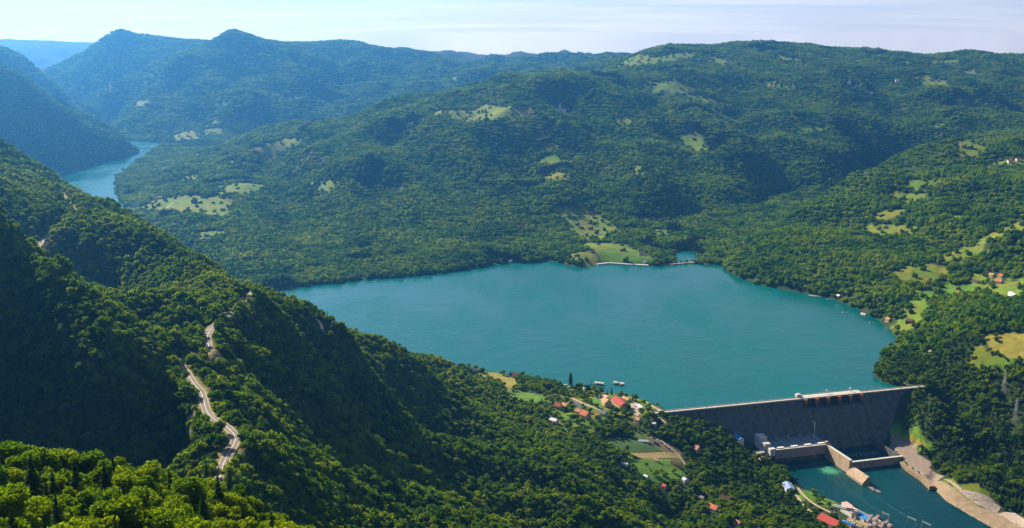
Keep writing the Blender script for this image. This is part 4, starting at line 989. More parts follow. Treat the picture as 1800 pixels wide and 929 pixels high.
def crown_lobes(rs, H, W, n):
    out = [((0, 0, H * 0.66), (W * 0.30, W * 0.30, H * 0.27))]
    for k in range(n):
        t = rs.uniform(0.30, 0.84); a = 2.4 * k + rs.uniform(-0.5, 0.5)
        ring = W * 0.36 * math.sqrt(max(0.05, 1 - ((t - 0.50) / 0.52) ** 2)) * rs.uniform(0.7, 1.1)
        s = W * rs.uniform(0.17, 0.27)
        out.append(((ring * math.cos(a), ring * math.sin(a), H * t), (s, s, s * rs.uniform(0.75, 1.05))))
    return out
def broadleaf(seed, H, W, lobes, leaves, size, fine=False):
    rs = np.random.RandomState(seed); crown = MB(); trunk = MB()
    L = crown_lobes(rs, H, W, lobes)
    if fine:   # near trees: many small boughs of uneven reach, the top one a leader
        L = [(c, tuple(np.array(r) * rs.uniform(0.5, 0.95))) for c, r in L]
        if H / W > 2.35: L += [((rs.uniform(-.06, .06) * W, rs.uniform(-.06, .06) * W, H * t), (W * .11 * q, W * .11 * q, H * .085)) for t, q in ((0.88, 1.4), (0.95, 1.0), (1.01, 0.6))]
    for c, r in L:
        lump(crown, rs, c, np.array(r) * 0.74, 0.34, fine)
        leaf_faces(crown, rs, c, r, max(3, int(leaves / len(L))), size)
    top = (0.12 * W * rs.uniform(-1, 1), 0.12 * W * rs.uniform(-1, 1), H * 0.55)
    trunk.bar((0, 0, -1.5), top, 0.028 * H, 0.016 * H, 6)
    for c, r in L[1::2]:
        trunk.bar((top[0] * .6, top[1] * .6, H * rs.uniform(0.24, 0.42)), c, 0.012 * H, 0.004 * H, 4)
    return crown, trunk
def conifer(seed, H, W, tiers, per, size):
    rs = np.random.RandomState(seed); crown = MB(); trunk = MB()
    for k in range(tiers):
        t = k / (tiers - 1); z = H * (0.12 + 0.86 * t); rad = W * 0.5 * (1 - t) ** 0.8 + 0.12
        m = max(5, int(per * (1 - 0.6 * t))); a0 = rs.uniform(0, 6)
        for j in range(m):
            a = a0 + 2 * math.pi * j / m + rs.uniform(-0.2, 0.2); rr = rad * rs.uniform(0.75, 1.15)
            c, s = math.cos(a), math.sin(a); w = size * (1 - 0.5 * t); dz = -0.32 * rr
            zz = z + rs.uniform(-0.03, 0.03) * H
            crown.add([(0, 0, zz + 0.3), (c * rr * .6 - s * w, s * rr * .6 + c * w, zz + dz * .5), (c * rr, s * rr, zz + dz), (c * rr * .6 + s * w, s * rr * .6 - c * w, zz + dz * .5)],
                      [(0, 1, 2), (0, 2, 3)])
    trunk.bar((0, 0, -1.5), (0, 0, H * 0.97), 0.022 * H, 0.004 * H, 6)
    return crown, trunk

# ---- where trees stand
_el = (GZ + 4.0 - 618.0) / GR
_hor = np.maximum.accumulate(_el, axis=0)
def in_view(x, y, z, top, margin=0.010):
    """can the crown at a place be seen over the ground in front of it (with a margin)"""
    a = np.arctan2(x, y); r = np.hypot(x, y)
    i = np.clip(np.searchsorted(GR[:, 0], r) - 3, 0, GR.shape[0] - 1); j = np.clip(np.searchsorted(GT[0], a), 0, GT.shape[1] - 1)
    return (z + top - 618.0) / r > _hor[i, j] - margin
def ground_at(x, y):
    """height and terrain slope from the ground sheet itself (bilinear)"""
    a = np.arctan2(x, y); r = np.hypot(x, y); th = GT[0]; rr = GR[:, 0]
    j = np.clip(np.searchsorted(th, a) - 1, 0, len(th) - 2); i = np.clip(np.searchsorted(rr, r) - 1, 0, len(rr) - 2)
    u = (a - th[j]) / (th[j + 1] - th[j]); v = (r - rr[i]) / (rr[i + 1] - rr[i])
    z = (GZ[i, j] * (1 - u) + GZ[i, j + 1] * u) * (1 - v) + (GZ[i + 1, j] * (1 - u) + GZ[i + 1, j + 1] * u) * v
    fall = np.abs(GZ[i + 1, j] - GZ[i, j]) / (rr[i + 1] - rr[i])
    return z, fall
def scatter(seed, r0, r1, step, a0=-29.0, a1=29.0):
    """jittered grid of places, one per step x step metres"""
    rs = np.random.RandomState(seed)
    xs = np.arange(r1 * math.sin(R(a0)), r1 * math.sin(R(a1)), step); ys = np.arange(r0 * 0.85, r1, step)
    X, Y = np.meshgrid(xs, ys)
    X = X + (np.arange(len(ys)) % 2)[:, None] * step * 0.5
    X = (X + rs.uniform(-.42, .42, X.shape) * step).ravel(); Y = (Y + rs.uniform(-.42, .42, Y.shape) * step).ravel()
    r = np.hypot(X, Y); a = np.degrees(np.arctan2(X, Y))
    m = (r >= r0) & (r < r1) & (a > a0) & (a < a1)
    return X[m], Y[m], rs
def wooded(x, y, rs, edge, sparse=0.02):
    """keep places on dry land off meadows, roads, yards and buildings"""
    keep = np.ones(len(x), bool)
    keep &= poly_sdf(x, y, LAKE) > 2.5
    near_river = (y < 1950) & (x > 250)
    d = np.full(len(x), 1e3); d[near_river] = poly_sdf(x[near_river], y[near_river], RIVER); keep &= d > 6
    t, o = meadow_fields(x, y)
    vil = (y < 2100) & (x > -60)
    town = np.zeros(len(x), bool); town[vil] = poly_sdf(x[vil], y[vil], VILLAGE) < 0
    keep &= (o < -edge) | (rs.rand(len(x)) < np.where(town, 0.22, sparse + (0.45 * np.exp(-np.maximum(o + edge, 0) / 14.0) if sparse > 0.05 else 0)))
    for path, h, s in BENCHES: keep &= path_dist(x, y, path)[0] > h + 0.3
    for path, w in TRACKS: keep &= path_dist(x, y, path)[0] > w
    for poly, gap in CLEARINGS:
        P = np.array(poly); lo = P.min(0) - 20; hi = P.max(0) + 20
        m = (x > lo[0]) & (x < hi[0]) & (y > lo[1]) & (y < hi[1])
        if m.any(): keep[m] &= poly_sdf(x[m], y[m], poly) > gap
    return keep

def instanced(name, protos, x, y, z, scale, wide, idx, seed, label, category=None):
    """one forest: a point for each tree, the trees themselves shared meshes"""
    rs = np.random.RandomState(seed)
    pc = bpy.data.collections.new(name + "_kinds")
    for i, (me) in enumerate(protos):
        o = bpy.data.objects.new("tree_kind_%02d" % i, me); pc.objects.link(o)
    me = bpy.data.meshes.new(name); n = len(x)
    me.vertices.add(n); me.vertices.foreach_set("co", np.stack([x, y, z], 1).astype(np.float32).ravel())
    for nm, ty, arr in (("spin", 'FLOAT', rs.uniform(0, 6.283, n)), ("size", 'FLOAT_VECTOR', np.stack([wide, wide, scale], 1)), ("kind_index", 'INT', idx)):
        a = me.attributes.new(nm, ty, 'POINT')
        if ty == 'FLOAT_VECTOR': a.data.foreach_set("vector", arr.astype(np.float32).ravel())
        else: a.data.foreach_set("value", arr.astype(np.int32 if ty == 'INT' else np.float32))
    o = bpy.data.objects.new(name, me); COL.objects.link(o)
    g = bpy.data.node_groups.new(name, 'GeometryNodeTree')
    g.interface.new_socket("Geometry", in_out='INPUT', socket_type='NodeSocketGeometry')
    g.interface.new_socket("Geometry", in_out='OUTPUT', socket_type='NodeSocketGeometry')
    N, L = g.nodes, g.links
    gi = N.new("NodeGroupInput"); go = N.new("NodeGroupOutput")
    ci = N.new("GeometryNodeCollectionInfo"); ci.inputs["Collection"].default_value = pc
    ci.inputs["Separate Children"].default_value = True; ci.inputs["Reset Children"].default_value = True
    io = N.new("GeometryNodeInstanceOnPoints"); io.inputs["Pick Instance"].default_value = True
    def attr(nm, ty):
        a = N.new("GeometryNodeInputNamedAttribute"); a.data_type = ty; a.inputs["Name"].default_value = nm
        return next(s for s in a.outputs if s.enabled and s.name == "Attribute")
    cx = N.new("ShaderNodeCombineXYZ"); L.new(attr("spin", 'FLOAT'), cx.inputs["Z"])
    L.new(gi.outputs[0], io.inputs["Points"]); L.new(ci.outputs[0], io.inputs["Instance"])
    L.new(attr("kind_index", 'INT'), io.inputs["Instance Index"]); L.new(cx.outputs[0], io.inputs["Rotation"])
    L.new(attr("size", 'FLOAT_VECTOR'), io.inputs["Scale"]); L.new(io.outputs[0], go.inputs[0])
    md = o.modifiers.new("trees", 'NODES'); md.node_group = g
    return tag(o, label, category, None, "stuff")

def one_mesh(crown, trunk, name, leaf):
    m = MB(); m.add(crown.v, crown.f, 0)
    if trunk: m.add(trunk.v, trunk.f, 1)
    return m.mesh(name, [leaf, BARK])

# ---- the wood on the slope under the viewpoint, trees near enough to tell apart
NEAR_KINDS = [broadleaf(10 + k, H, W, n, lv, 0.36, True) for k, (H, W, n, lv) in enumerate(
    [(11.5, 10.5, 24, 4600), (10, 9.0, 22, 3800), (15, 8.0, 26, 4600), (8.5, 9.5, 20, 3400), (12, 7.2, 20, 3400), (7.0, 7.0, 16, 2600)])]
NEAR_KINDS.append(conifer(31, 15, 6.4, 20, 20, 0.62))
x, y, rs = scatter(101, 150, 640, 6.2)
k = wooded(x, y, rs, 2.0); x, y = x[k], y[k]
z, fall = ground_at(x, y)
cliffs = fall > 1.25
k = in_view(x, y, z, 16) & (~cliffs | (rs.rand(len(x)) < 0.95)) & ((z + 16 - 618) / np.hypot(x, y) > -math.tan(R(26.6)))
x, y, z = x[k], y[k], z[k]
r = np.hypot(x, y)
kind = np.where(rs.rand(len(x)) < 0.13, 6, rs.randint(0, 6, len(x)))
sc = rs.uniform(0.65, 1.25, len(x)); wd = sc * rs.uniform(0.88, 1.2, len(x))
# the 300 that show largest: nearest ones really in view and inside the frame
ang = np.degrees(np.arctan2(x, y))
inside = (np.abs(np.arctan2(x, y)) < R(25.2)) & in_view(x, y, z, 9, 0.0) & ((z + 12 - 618) / r > -math.tan(R(25.4)))
order = np.argsort(np.where(inside, r, 1e9))[:300]
single = np.zeros(len(x), bool); single[order] = True
NEAR_ME = [(c.mesh("crown", NEEDLE if i == 6 else LEAF), t.mesh("trunk", BARK)) for i, (c, t) in enumerate(NEAR_KINDS)]
SHAPE = ("full round-crowned", "medium leafy", "tall narrow-crowned", "low spreading", "slim upright", "small bushy", "dark pointed")
_rd, _ = path_dist(x, y, ROAD_A)
for i in np.where(single)[0]:
    con = kind[i] == 6
    deg = math.degrees(math.atan2(x[i], y[i]))
    if _rd[i] < 24: where = "beside the mountain road"
    elif r[i] < 250: where = "on the sunlit knoll nearest the viewpoint" + (", corner of the picture side" if deg < -20 else "")
    elif r[i] < 345: where = "on the brow of the sunlit knoll " + ("at its outer end" if deg < -22 else "under the rock faces" if deg < -18 else "at its middle" if deg < -14 else "towards the road bend" if deg < -10 else "at its low end past the road")
    elif r[i] < 470: where = "on the flank below the sunlit knoll, " + ("above the road bend" if deg < -10 else "downhill of the road bend")
    else: where = "between the ravine and the mountain road"
    where = where.replace(", corner of the picture side", ", on its outer side")
    e = empty("conifer_tree" if con else "broadleaf_tree", (x[i], y[i], z[i] - 0.3), rs.uniform(0, 6.28),
              label=SHAPE[kind[i]] + (" conifer " if con else " tree ") + where,
              category="tree", group=("conifers " if con else SHAPE[kind[i]] + " trees ") + where)
    e.scale = (wd[i], wd[i], sc[i])
    for nm, me in (("crown", NEAR_ME[kind[i]][0]), ("trunk", NEAR_ME[kind[i]][1])):
        o = bpy.data.objects.new(nm, me); COL.objects.link(o); o.parent = e
near_me = [one_mesh(c, t, "tree", NEEDLE if i == 6 else LEAF) for i, (c, t) in enumerate(NEAR_KINDS)]
m = ~single
instanced("near_forest", near_me, x[m], y[m], z[m] - 0.3, sc[m], wd[m], kind[m], 1, "dense broadleaf forest in the ravine and on the steep slopes below the road", "forest")
print("INFO_ near", len(x), single.sum(), r[single].max() if single.any() else 0)

# ---- the long wooded slope, the terrace by the dam and the river banks
MID_KINDS = [broadleaf(50 + k, H, W, n, lv, 0.95) for k, (H, W, n, lv) in enumerate(
    [(13, 9.5, 8, 330), (11, 8.5, 7, 300), (15, 8.0, 8, 330), (9.5, 9.0, 7, 280), (12, 7.0, 7, 260), (7.0, 6.5, 5, 200)])]
MID_KINDS.append(conifer(71, 15, 6.0, 10, 11, 1.0))
mid_me = [one_mesh(c, None, "tree", NEEDLE if i == 6 else LEAF) for i, (c, t) in enumerate(MID_KINDS)]
x, y, rs = scatter(102, 640, 2150, 6.6)
z, fall = ground_at(x, y)
k = in_view(x, y, z, 16); x, y, z, fall = x[k], y[k], z[k], fall[k]
k = wooded(x, y, rs, 2.5, 0.012) & ((fall < 1.3) | (rs.rand(len(x)) < 0.95))
x, y, z = x[k], y[k], z[k]
dark_slope = sstep(620, 720, x - 0.10 * (1800 - y)) * (1 - sstep(1760, 1860, y))
kind = np.where(rs.rand(len(x)) < 0.04 + 0.55 * dark_slope, 6, rs.randint(0, 6, len(x)))
clump = 0.85 + 0.35 * gnoise(x / 40, y / 40)
sc = rs.uniform(0.75, 1.2, len(x)) * clump; wd = sc * rs.uniform(0.95, 1.3, len(x))
instanced("slope_forest", mid_me, x, y, z - 0.4, sc, wd, kind, 2, "broadleaf forest covering the long slope down to the dam", "forest")
print("INFO_ mid", len(x))

# scrub that holds on the steep faces over the ravine
x, y, rs = scatter(105, 420, 1100, 3.4)
z, fall = ground_at(x, y)
k = (fall > 0.62) & in_view(x, y, z, 8); x, y, z, fall = x[k], y[k], z[k], fall[k]
k = wooded(x, y, rs, 2.0); x, y, z = x[k], y[k], z[k]
k = gnoise(x / 34, z / 30) > -0.55; x, y, z = x[k], y[k], z[k]
sc = rs.uniform(0.35, 0.75, len(x)); wd = sc * rs.uniform(0.8, 1.3, len(x))
instanced("ravine_scrub", mid_me, x, y, z - 0.5, sc, wd, rs.randint(0, 6, len(x)), 5, "dark scrub clinging to the steep shaded faces over the ravine", "scrub")
print("INFO_ scrub", len(x))

# ---- the far shore: clumps of crowns, each clump several trees
def crown_clump(seed, n, span, low=False):
    rs = np.random.RandomState(seed); m = MB()
    for q in range(n):
        a = rs.uniform(0, 6.28); d = span * 0.5 * math.sqrt(rs.rand())
        h = rs.uniform(8, 13); w = rs.uniform(3.6, 5.6)
        c = (d * math.cos(a), d * math.sin(a), h * 0.55)
        lump(m, rs, c, (w, w, h * 0.5), 0.30)
        leaf_faces(m, rs, c, (w * 1.02, w * 1.02, h * 0.52), 14, 1.9)
    return m.mesh("clump", LEAF_FAR)
far_me = [crown_clump(200 + k, n, s) for k, (n, s) in enumerate([(8, 24), (9, 24), (7, 22), (10, 26), (8, 25), (5, 18), (3, 12)])]
def pine_clump(seed, n, span):
    rs = np.random.RandomState(seed); m = MB()
    for q in range(n):
        a = rs.uniform(0, 6.28); d = span * 0.5 * math.sqrt(rs.rand()); h = rs.uniform(11, 17); w = rs.uniform(2.4, 3.4)
        for t, k in ((0.35, 1.0), (0.62, 0.7), (0.86, 0.36)):
            lump(m, rs, (d * math.cos(a), d * math.sin(a), h * t), (w * k, w * k, h * 0.2), 0.3)
    return m.mesh("clump", NEEDLE)
far_me += [pine_clump(260 + k, 9, 24) for k in range(2)]
x, y, rs = scatter(103, 2150, 7000, 17.0)
z, fall = ground_at(x, y)
k = in_view(x, y, z, 14, 0.004); x, y, z = x[k], y[k], z[k]
k = wooded(x, y, rs, 6.0, 0.09); x, y, z = x[k], y[k], z[k]
t, o = meadow_fields(x, y)
kind = np.where(o > -14, 6, rs.randint(0, 6, len(x)))
stand = gnoise(x / 210, y / 260) + 0.6 * gnoise(x / 70, y / 90)
k = (stand > -0.75) | (rs.rand(len(x)) < 0.6); x, y, z, kind, stand = x[k], y[k], z[k], kind[k], stand[k]
pines = (gnoise(x / 330 + 60, y / 400 + 5) + 0.5 * gnoise(x / 90, y / 120 + 8) > 0.62) & (kind != 6)
kind = np.where(pines, rs.randint(7, 9, len(x)), kind)
sc = rs.uniform(0.7, 1.15, len(x)) * (1 + 0.55 * stand); wd = rs.uniform(0.9, 1.15, len(x))
instanced("far_forest", far_me, x, y, z - 1.0, sc, wd, kind, 3, "unbroken deciduous woodland over the hills across the lake", "forest")
print("INFO_ far", len(x))

x, y, rs = scatter(104, 7000, 10500, 31.0)
z, fall = ground_at(x, y)
k = in_view(x, y, z, 18, 0.002) & (z > 1); x, y, z = x[k], y[k], z[k]
t, o = meadow_fields(x, y); k = o < -4; x, y, z = x[k], y[k], z[k]
stand = gnoise(x / 260, y / 320)
sc = rs.uniform(1.0, 1.7, len(x)) * (1 + 0.4 * stand); wd = rs.uniform(1.6, 2.1, len(x))
instanced("distant_forest", far_me, x, y, z - 1.5, sc, wd, rs.randint(0, 6, len(x)), 4, "hazy blue woodland on the farthest mountains", "forest")
print("INFO_ distant", len(x))

# ------------------------------------------------ paint, concrete, tiles
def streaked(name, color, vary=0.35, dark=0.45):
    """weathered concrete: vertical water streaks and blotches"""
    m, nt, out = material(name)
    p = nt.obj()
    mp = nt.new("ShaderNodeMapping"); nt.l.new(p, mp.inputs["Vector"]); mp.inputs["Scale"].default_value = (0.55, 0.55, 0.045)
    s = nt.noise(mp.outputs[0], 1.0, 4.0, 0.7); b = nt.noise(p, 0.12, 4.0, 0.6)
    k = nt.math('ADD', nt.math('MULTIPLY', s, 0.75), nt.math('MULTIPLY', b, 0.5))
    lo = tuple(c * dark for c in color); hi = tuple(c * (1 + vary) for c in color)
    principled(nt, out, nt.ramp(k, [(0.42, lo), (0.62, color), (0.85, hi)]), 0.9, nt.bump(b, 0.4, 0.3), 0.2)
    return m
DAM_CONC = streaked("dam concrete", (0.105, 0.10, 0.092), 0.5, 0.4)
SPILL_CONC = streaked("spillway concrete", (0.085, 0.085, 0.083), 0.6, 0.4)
WALL_CONC = streaked("river wall concrete", (0.36, 0.25, 0.16), 0.3, 0.55)
DECK = plain("crest deck", (0.42, 0.36, 0.29), 0.9, 0.18, 0.3)
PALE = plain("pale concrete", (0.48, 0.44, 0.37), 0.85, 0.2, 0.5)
FACE = streaked("station wall", (0.34, 0.24, 0.20), 0.25, 0.6)
ROOF_GREY = plain("flat roofing", (0.16, 0.16, 0.165), 0.9, 0.3, 0.25)
ORANGE = plain("orange paint", (0.42, 0.105, 0.03), 0.6, 0.25, 0.4)
STEEL = plain("galvanised steel", (0.42, 0.43, 0.43), 0.5, 0.15, 1.0, 0.5, 0, 0.3)
DARK = plain("dark steel", (0.045, 0.045, 0.05), 0.6, 0.3, 1.0)
GLASS = plain("window glass", (0.03, 0.04, 0.05), 0.15, 0.3, 0.4, 0.5)
RENDER_W = plain("white render", (0.62, 0.58, 0.51), 0.85, 0.12, 0.5)
RENDER_T = plain("tan render", (0.48, 0.33, 0.19), 0.85, 0.15, 0.5)
WOOD = plain("weathered boards", (0.15, 0.095, 0.06), 0.85, 0.3, 1.2)
def tiles(name, color):
    m, nt, out = material(name)
    p = nt.obj(); wv = nt.new("ShaderNodeTexWave"); wv.bands_direction = 'Y'
    nt.l.new(p, wv.inputs["Vector"]); wv.inputs["Scale"].default_value = 0.9; wv.inputs["Distortion"].default_value = 0.6
    n = nt.noise(p, 0.7, 4.0, 0.7)
    lo = tuple(c * 0.6 for c in color); hi = tuple(c * 1.3 for c in color)
    principled(nt, out, nt.ramp(n, [(0.3, lo), (0.7, hi)]), 0.85, nt.bump(wv.outputs["Fac"], 0.5, 0.12), 0.2)
    return m
T_RED = tiles("red roof sheet", (0.36, 0.055, 0.042)); T_ORANGE = tiles("orange roof tiles", (0.46, 0.13, 0.055))
T_PINK = tiles("faded roof tiles", (0.44, 0.17, 0.12)); T_BROWN = tiles("brown roof tiles", (0.12, 0.055, 0.035))
T_TAN = tiles("sandy roof tiles", (0.42, 0.24, 0.11)); T_BLUE = tiles("blue roof sheet", (0.045, 0.20, 0.42))
T_WHITE = tiles("white roof sheet", (0.60, 0.56, 0.54)); T_GREY = tiles("grey roof sheet", (0.22, 0.21, 0.21)); T_LILAC = tiles("pale blue roof sheet", (0.24, 0.30, 0.50))
T_ROSE = tiles("rose roof sheet", (0.56, 0.36, 0.32))
MAT_OF = {'asphalt': plain("asphalt", (0.085, 0.075, 0.078), 0.95, 0.2, 0.2), 'paving': plain("paved yard", (0.36, 0.27, 0.20), 0.95, 0.2, 0.15),
          'apron': plain("grouted stone paving", (0.23, 0.165, 0.12), 0.95, 0.3, 0.18), 'tanapron': plain("tan concrete apron", (0.25, 0.175, 0.10), 0.95, 0.25, 0.12),
          'gravel': plain("river gravel", (0.28, 0.22, 0.175), 1.0, 0.45, 0.25), 'yard': plain("yard gravel", (0.27, 0.21, 0.11), 1.0, 0.35, 0.2),
          'soil': plain("ploughed soil", (0.14, 0.095, 0.05), 1.0, 0.25, 0.3), 'stubble': plain("pale stubble", (0.28, 0.20, 0.075), 1.0, 0.18, 0.25),
          'meadow': plain("bright meadow grass", (0.085, 0.165, 0.010), 1.0, 0.35, 0.09), 'gold': plain("golden dry grass", (0.20, 0.165, 0.018), 1.0, 0.30, 0.07), 'crop': plain("dark crop rows", (0.040, 0.085, 0.015), 1.0, 0.4, 0.25),
          'green': plain("sports court", (0.05, 0.22, 0.07), 0.9, 0.1, 0.2), 'tan': plain("dirt track", (0.38, 0.28, 0.17), 1.0, 0.2, 0.2)}

def zg(x, y):
    return float(ground_at(np.array([x]), np.array([y]))[0][0])

def drape(name, poly, mat, lift=0.35, cell=6.0):
    """a sheet that follows the ground inside an outline"""
    bm = bmesh.new()
    f = bm.faces.new([bm.verts.new((p[0], p[1], 0)) for p in poly])
    bmesh.ops.triangulate(bm, faces=[f])
    for _ in range(6):
        es = [e for e in bm.edges if e.calc_length() > cell]
        if not es: break
        bmesh.ops.subdivide_edges(bm, edges=es, cuts=1, use_grid_fill=False)
        bmesh.ops.triangulate(bm, faces=bm.faces[:])
    co = np.array([v.co[:] for v in bm.verts]); z, _ = ground_at(co[:, 0], co[:, 1])
    for v, q in zip(bm.verts, z): v.co.z = q + lift
    bm.normal_update()
    for f in bm.faces:
        if f.normal.z < 0: f.normal_flip()
    me = bpy.data.meshes.new(name); bm.to_mesh(me); bm.free(); me.materials.append(mat)
    o = bpy.data.objects.new(name, me); COL.objects.link(o); o["kind"] = "structure"
    return o
def ribbon(name, line, offs, mat, lift, on_ground=True, z=None, dashed=None):
    """a strip along a line between two sideways offsets"""
    P = np.array([p[:2] for p in line]); T = np.gradient(P, axis=0); T /= np.linalg.norm(T, axis=1)[:, None]
    Nn = np.stack([-T[:, 1], T[:, 0]], 1)
    Lf = P + Nn * offs[0]; Rt = P + Nn * offs[1]
    if on_ground:
        zl, _ = ground_at(Lf[:, 0], Lf[:, 1]); zr, _ = ground_at(Rt[:, 0], Rt[:, 1])
    else: zl = zr = np.array(z)
    V = []; F = []
    for a, b, p, q in zip(Lf, Rt, zl, zr): V += [(a[0], a[1], p + lift), (b[0], b[1], q + lift)]
    for i in range(len(P) - 1):
        if dashed and (i // dashed) % 2: continue
        F.append((2 * i, 2 * i + 1, 2 * i + 3, 2 * i + 2))
    m = MB(); m.add(V, F)
    return m.build(name, mat)

# ------------------------------------------------ roads, tracks, paved ground
ROAD_MAT = plain("mountain road asphalt", (0.17, 0.128, 0.098), 0.95, 0.2, 0.12)
SHOULDER = plain("dusty road shoulder", (0.19, 0.145, 0.055), 1.0, 0.25, 0.15)
LINE = plain("road paint", (0.75, 0.74, 0.70), 0.7, 0.1, 0.5)
for nm, line in (("mountain_road", ROAD_A), ("upper_road", ROAD_B)):
    zz = [p[2] for p in line]
    ribbon("road_shoulder", line, (-4.2, 4.2), SHOULDER, 0.55, False, zz)["kind"] = "structure"
    rd = ribbon(nm, line, (-3.1, 3.1), ROAD_MAT, 0.60, False, zz); rd["kind"] = "structure"
    ribbon("centre_line", line, (-0.13, 0.13), LINE, 0.62, False, zz).parent = rd
    ribbon("edge_line", line, (2.8, 2.92), LINE, 0.62, False, zz).parent = rd
    ribbon("edge_line", line, (-2.92, -2.8), LINE, 0.62, False, zz).parent = rd
drape("layby", LAYBY, SHOULDER, 0.75)
for nm, (kd, poly) in PAVED.items(): drape(nm, poly, MAT_OF[kd], 0.45 if kd != 'green' else 0.6)
for nm, (w, pts) in TRACK_LINES.items():
    ribbon(nm, pts, (-w / 2, w / 2), MAT_OF['tan'], 0.62)["kind"] = "structure"

# ------------------------------------------------ the dam, in its own frame: x along the crest, y upstream, z above the lake
DAM_RZ = math.atan2(DAM_B[1] - DAM_A[1], DAM_B[0] - DAM_A[0])
def at_dam(x, y, z=0.0):
    c, s = math.cos(DAM_RZ), math.sin(DAM_RZ)
    return (DAM_A[0] + x * c - y * s, DAM_A[1] + x * s + y * c, z)
def cross(mb, x0, x1, prof, mi=0):
    """a body between x0 and x1 with the outline prof of (y, z)"""
    n = len(prof)
    P = [(x0, y, z) for y, z in prof] + [(x1, y, z) for y, z in prof]
    F = [tuple(range(n)), tuple(range(2 * n - 1, n - 1, -1))] + [(k, n + k, n + (k + 1) % n, (k + 1) % n) for k in range(n)]
    mb.add(P, F, mi)
def fix(me):
    bm = bmesh.new(); bm.from_mesh(me); bmesh.ops.recalc_face_normals(bm, faces=bm.faces[:]); bm.to_mesh(me); bm.free()
    return me
def part(mb, name, mat, parent):
    o = mb.build(name, mat, parent); fix(o.data); return o

dam = empty("concrete_dam", at_dam(0, 0), DAM_RZ, label="long concrete gravity dam holding back the lake, with a spillway under its crest road", category="dam")
SP0, SP1 = 256.0, 371.0
rs = np.random.RandomState(3)
edges = [-16, 0] + list(np.arange(15, SP0 - 6, 15.0)) + [SP0]
edges_r = list(np.arange(SP1, 496, 15.4)) + [500]
def block(x0, x1):
    j = rs.uniform(-0.7, 0.7)
    prof = [(0, 3.6), (0, -88), (-76 + j, -88), (-9.4 + j, -5.0), (-8.6 + j, 1.8), (-8.6 + j, 3.6)]
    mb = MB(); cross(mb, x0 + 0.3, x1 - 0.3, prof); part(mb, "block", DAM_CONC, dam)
for E in (edges, edges_r):
    for a, b in zip(E[:-1], E[1:]): block(a, b)
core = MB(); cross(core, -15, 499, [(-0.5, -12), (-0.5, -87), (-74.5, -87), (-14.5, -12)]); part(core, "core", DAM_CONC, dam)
# spillway: ogee chutes between piers
px0 = [259.0 + k * 21.8 for k in range(6)]
ogee = [(2, -88), (2, -12)] + [(-2, -10.2), (-6, -11), (-11, -15), (-17, -23), (-66, -78), (-76, -84), (-90, -84.5), (-90, -88)]
for k in range(5):
    mb = MB(); cross(mb, px0[k] + 0.1, px0[k + 1] - 0.1, ogee); ch = part(mb, "spillway_chute", SPILL_CONC, dam)
    # guide ribs down each chute
    for q in (0.34, 0.67):
        xx = px0[k] + 21.8 * q; rb = MB()
        cross(rb, xx - 0.35, xx + 0.35, [(-17, -23.2), (-17, -21.9), (-66, -77.0), (-66, -78.2)]); part(rb, "rib", SPILL_CONC, ch)
    g = MB(); cross(g, px0[k] + 1.8, px0[k + 1] - 1.8, [(-1.4, -10.4), (-2.4, -10.4), (-3.8, -5.5), (-3.2, -1.2), (-2.2, -1.2), (-2.8, -5.5)])
    part(g, "spillway_gate", DARK, dam)
for xx in px0:
    mb = MB(); cross(mb, xx - 1.7, xx + 1.7, [(9, 3.4), (9, -40), (-18, -40), (-24, -27), (-13.5, -8), (-12.5, 0.6), (-9, 3.4)]); part(mb, "pier", SPILL_CONC, dam)
    rbw = MB(); cross(rbw, xx - 1.0, xx + 1.0, [(-20, -26.5), (-22, -22), (-68, -75), (-70, -79)]); part(rbw, "training_wall", SPILL_CONC, dam)
    hd = MB(); hd.prism([(xx - 2.5, -8.2), (xx + 2.5, -8.2), (xx + 2.5, -13.4), (xx + 1.5, -15.2), (xx - 1.5, -15.2), (xx - 2.5, -13.4)], -3.2, 3.3)
    hd.prism([(xx - 2.9, -8.0), (xx + 2.9, -8.0), (xx + 2.9, -13.8), (xx - 2.9, -13.8)], 3.3, 4.3)
    part(hd, "pier_head", ORANGE, dam)
dk = MB(); dk.box((242, -4.3, 4.1), (516, 9.8, 1.0)); part(dk, "crest_road", DECK, dam)
dk = MB(); dk.box(((SP0 + SP1) / 2, 5.6, 4.0), (SP1 - SP0 + 6, 9.6, 1.4)); part(dk, "gate_deck", PALE, dam)
for yy, a, b in ((0.35, -16, SP0 - 4), (0.35, SP1 + 4, 500), (-8.95, -16, 500), (10.2, SP0 - 3, SP1 + 3)):
    mb = MB(); mb.box(((a + b) / 2, yy, 5.15), (b - a, 0.45, 1.1)); part(mb, "parapet", PALE, dam)
for k in range(26):
    xx = -4 + k * 19.8
    mb = MB(); mb.bar((xx, -8.4, 4.6), (xx, -8.4, 11.4), 0.16, 0.10, 5); mb.bar((xx, -8.4, 11.4), (xx, -6.6, 11.7), 0.09, 0.09, 4); part(mb, "lamp_post", STEEL, dam)
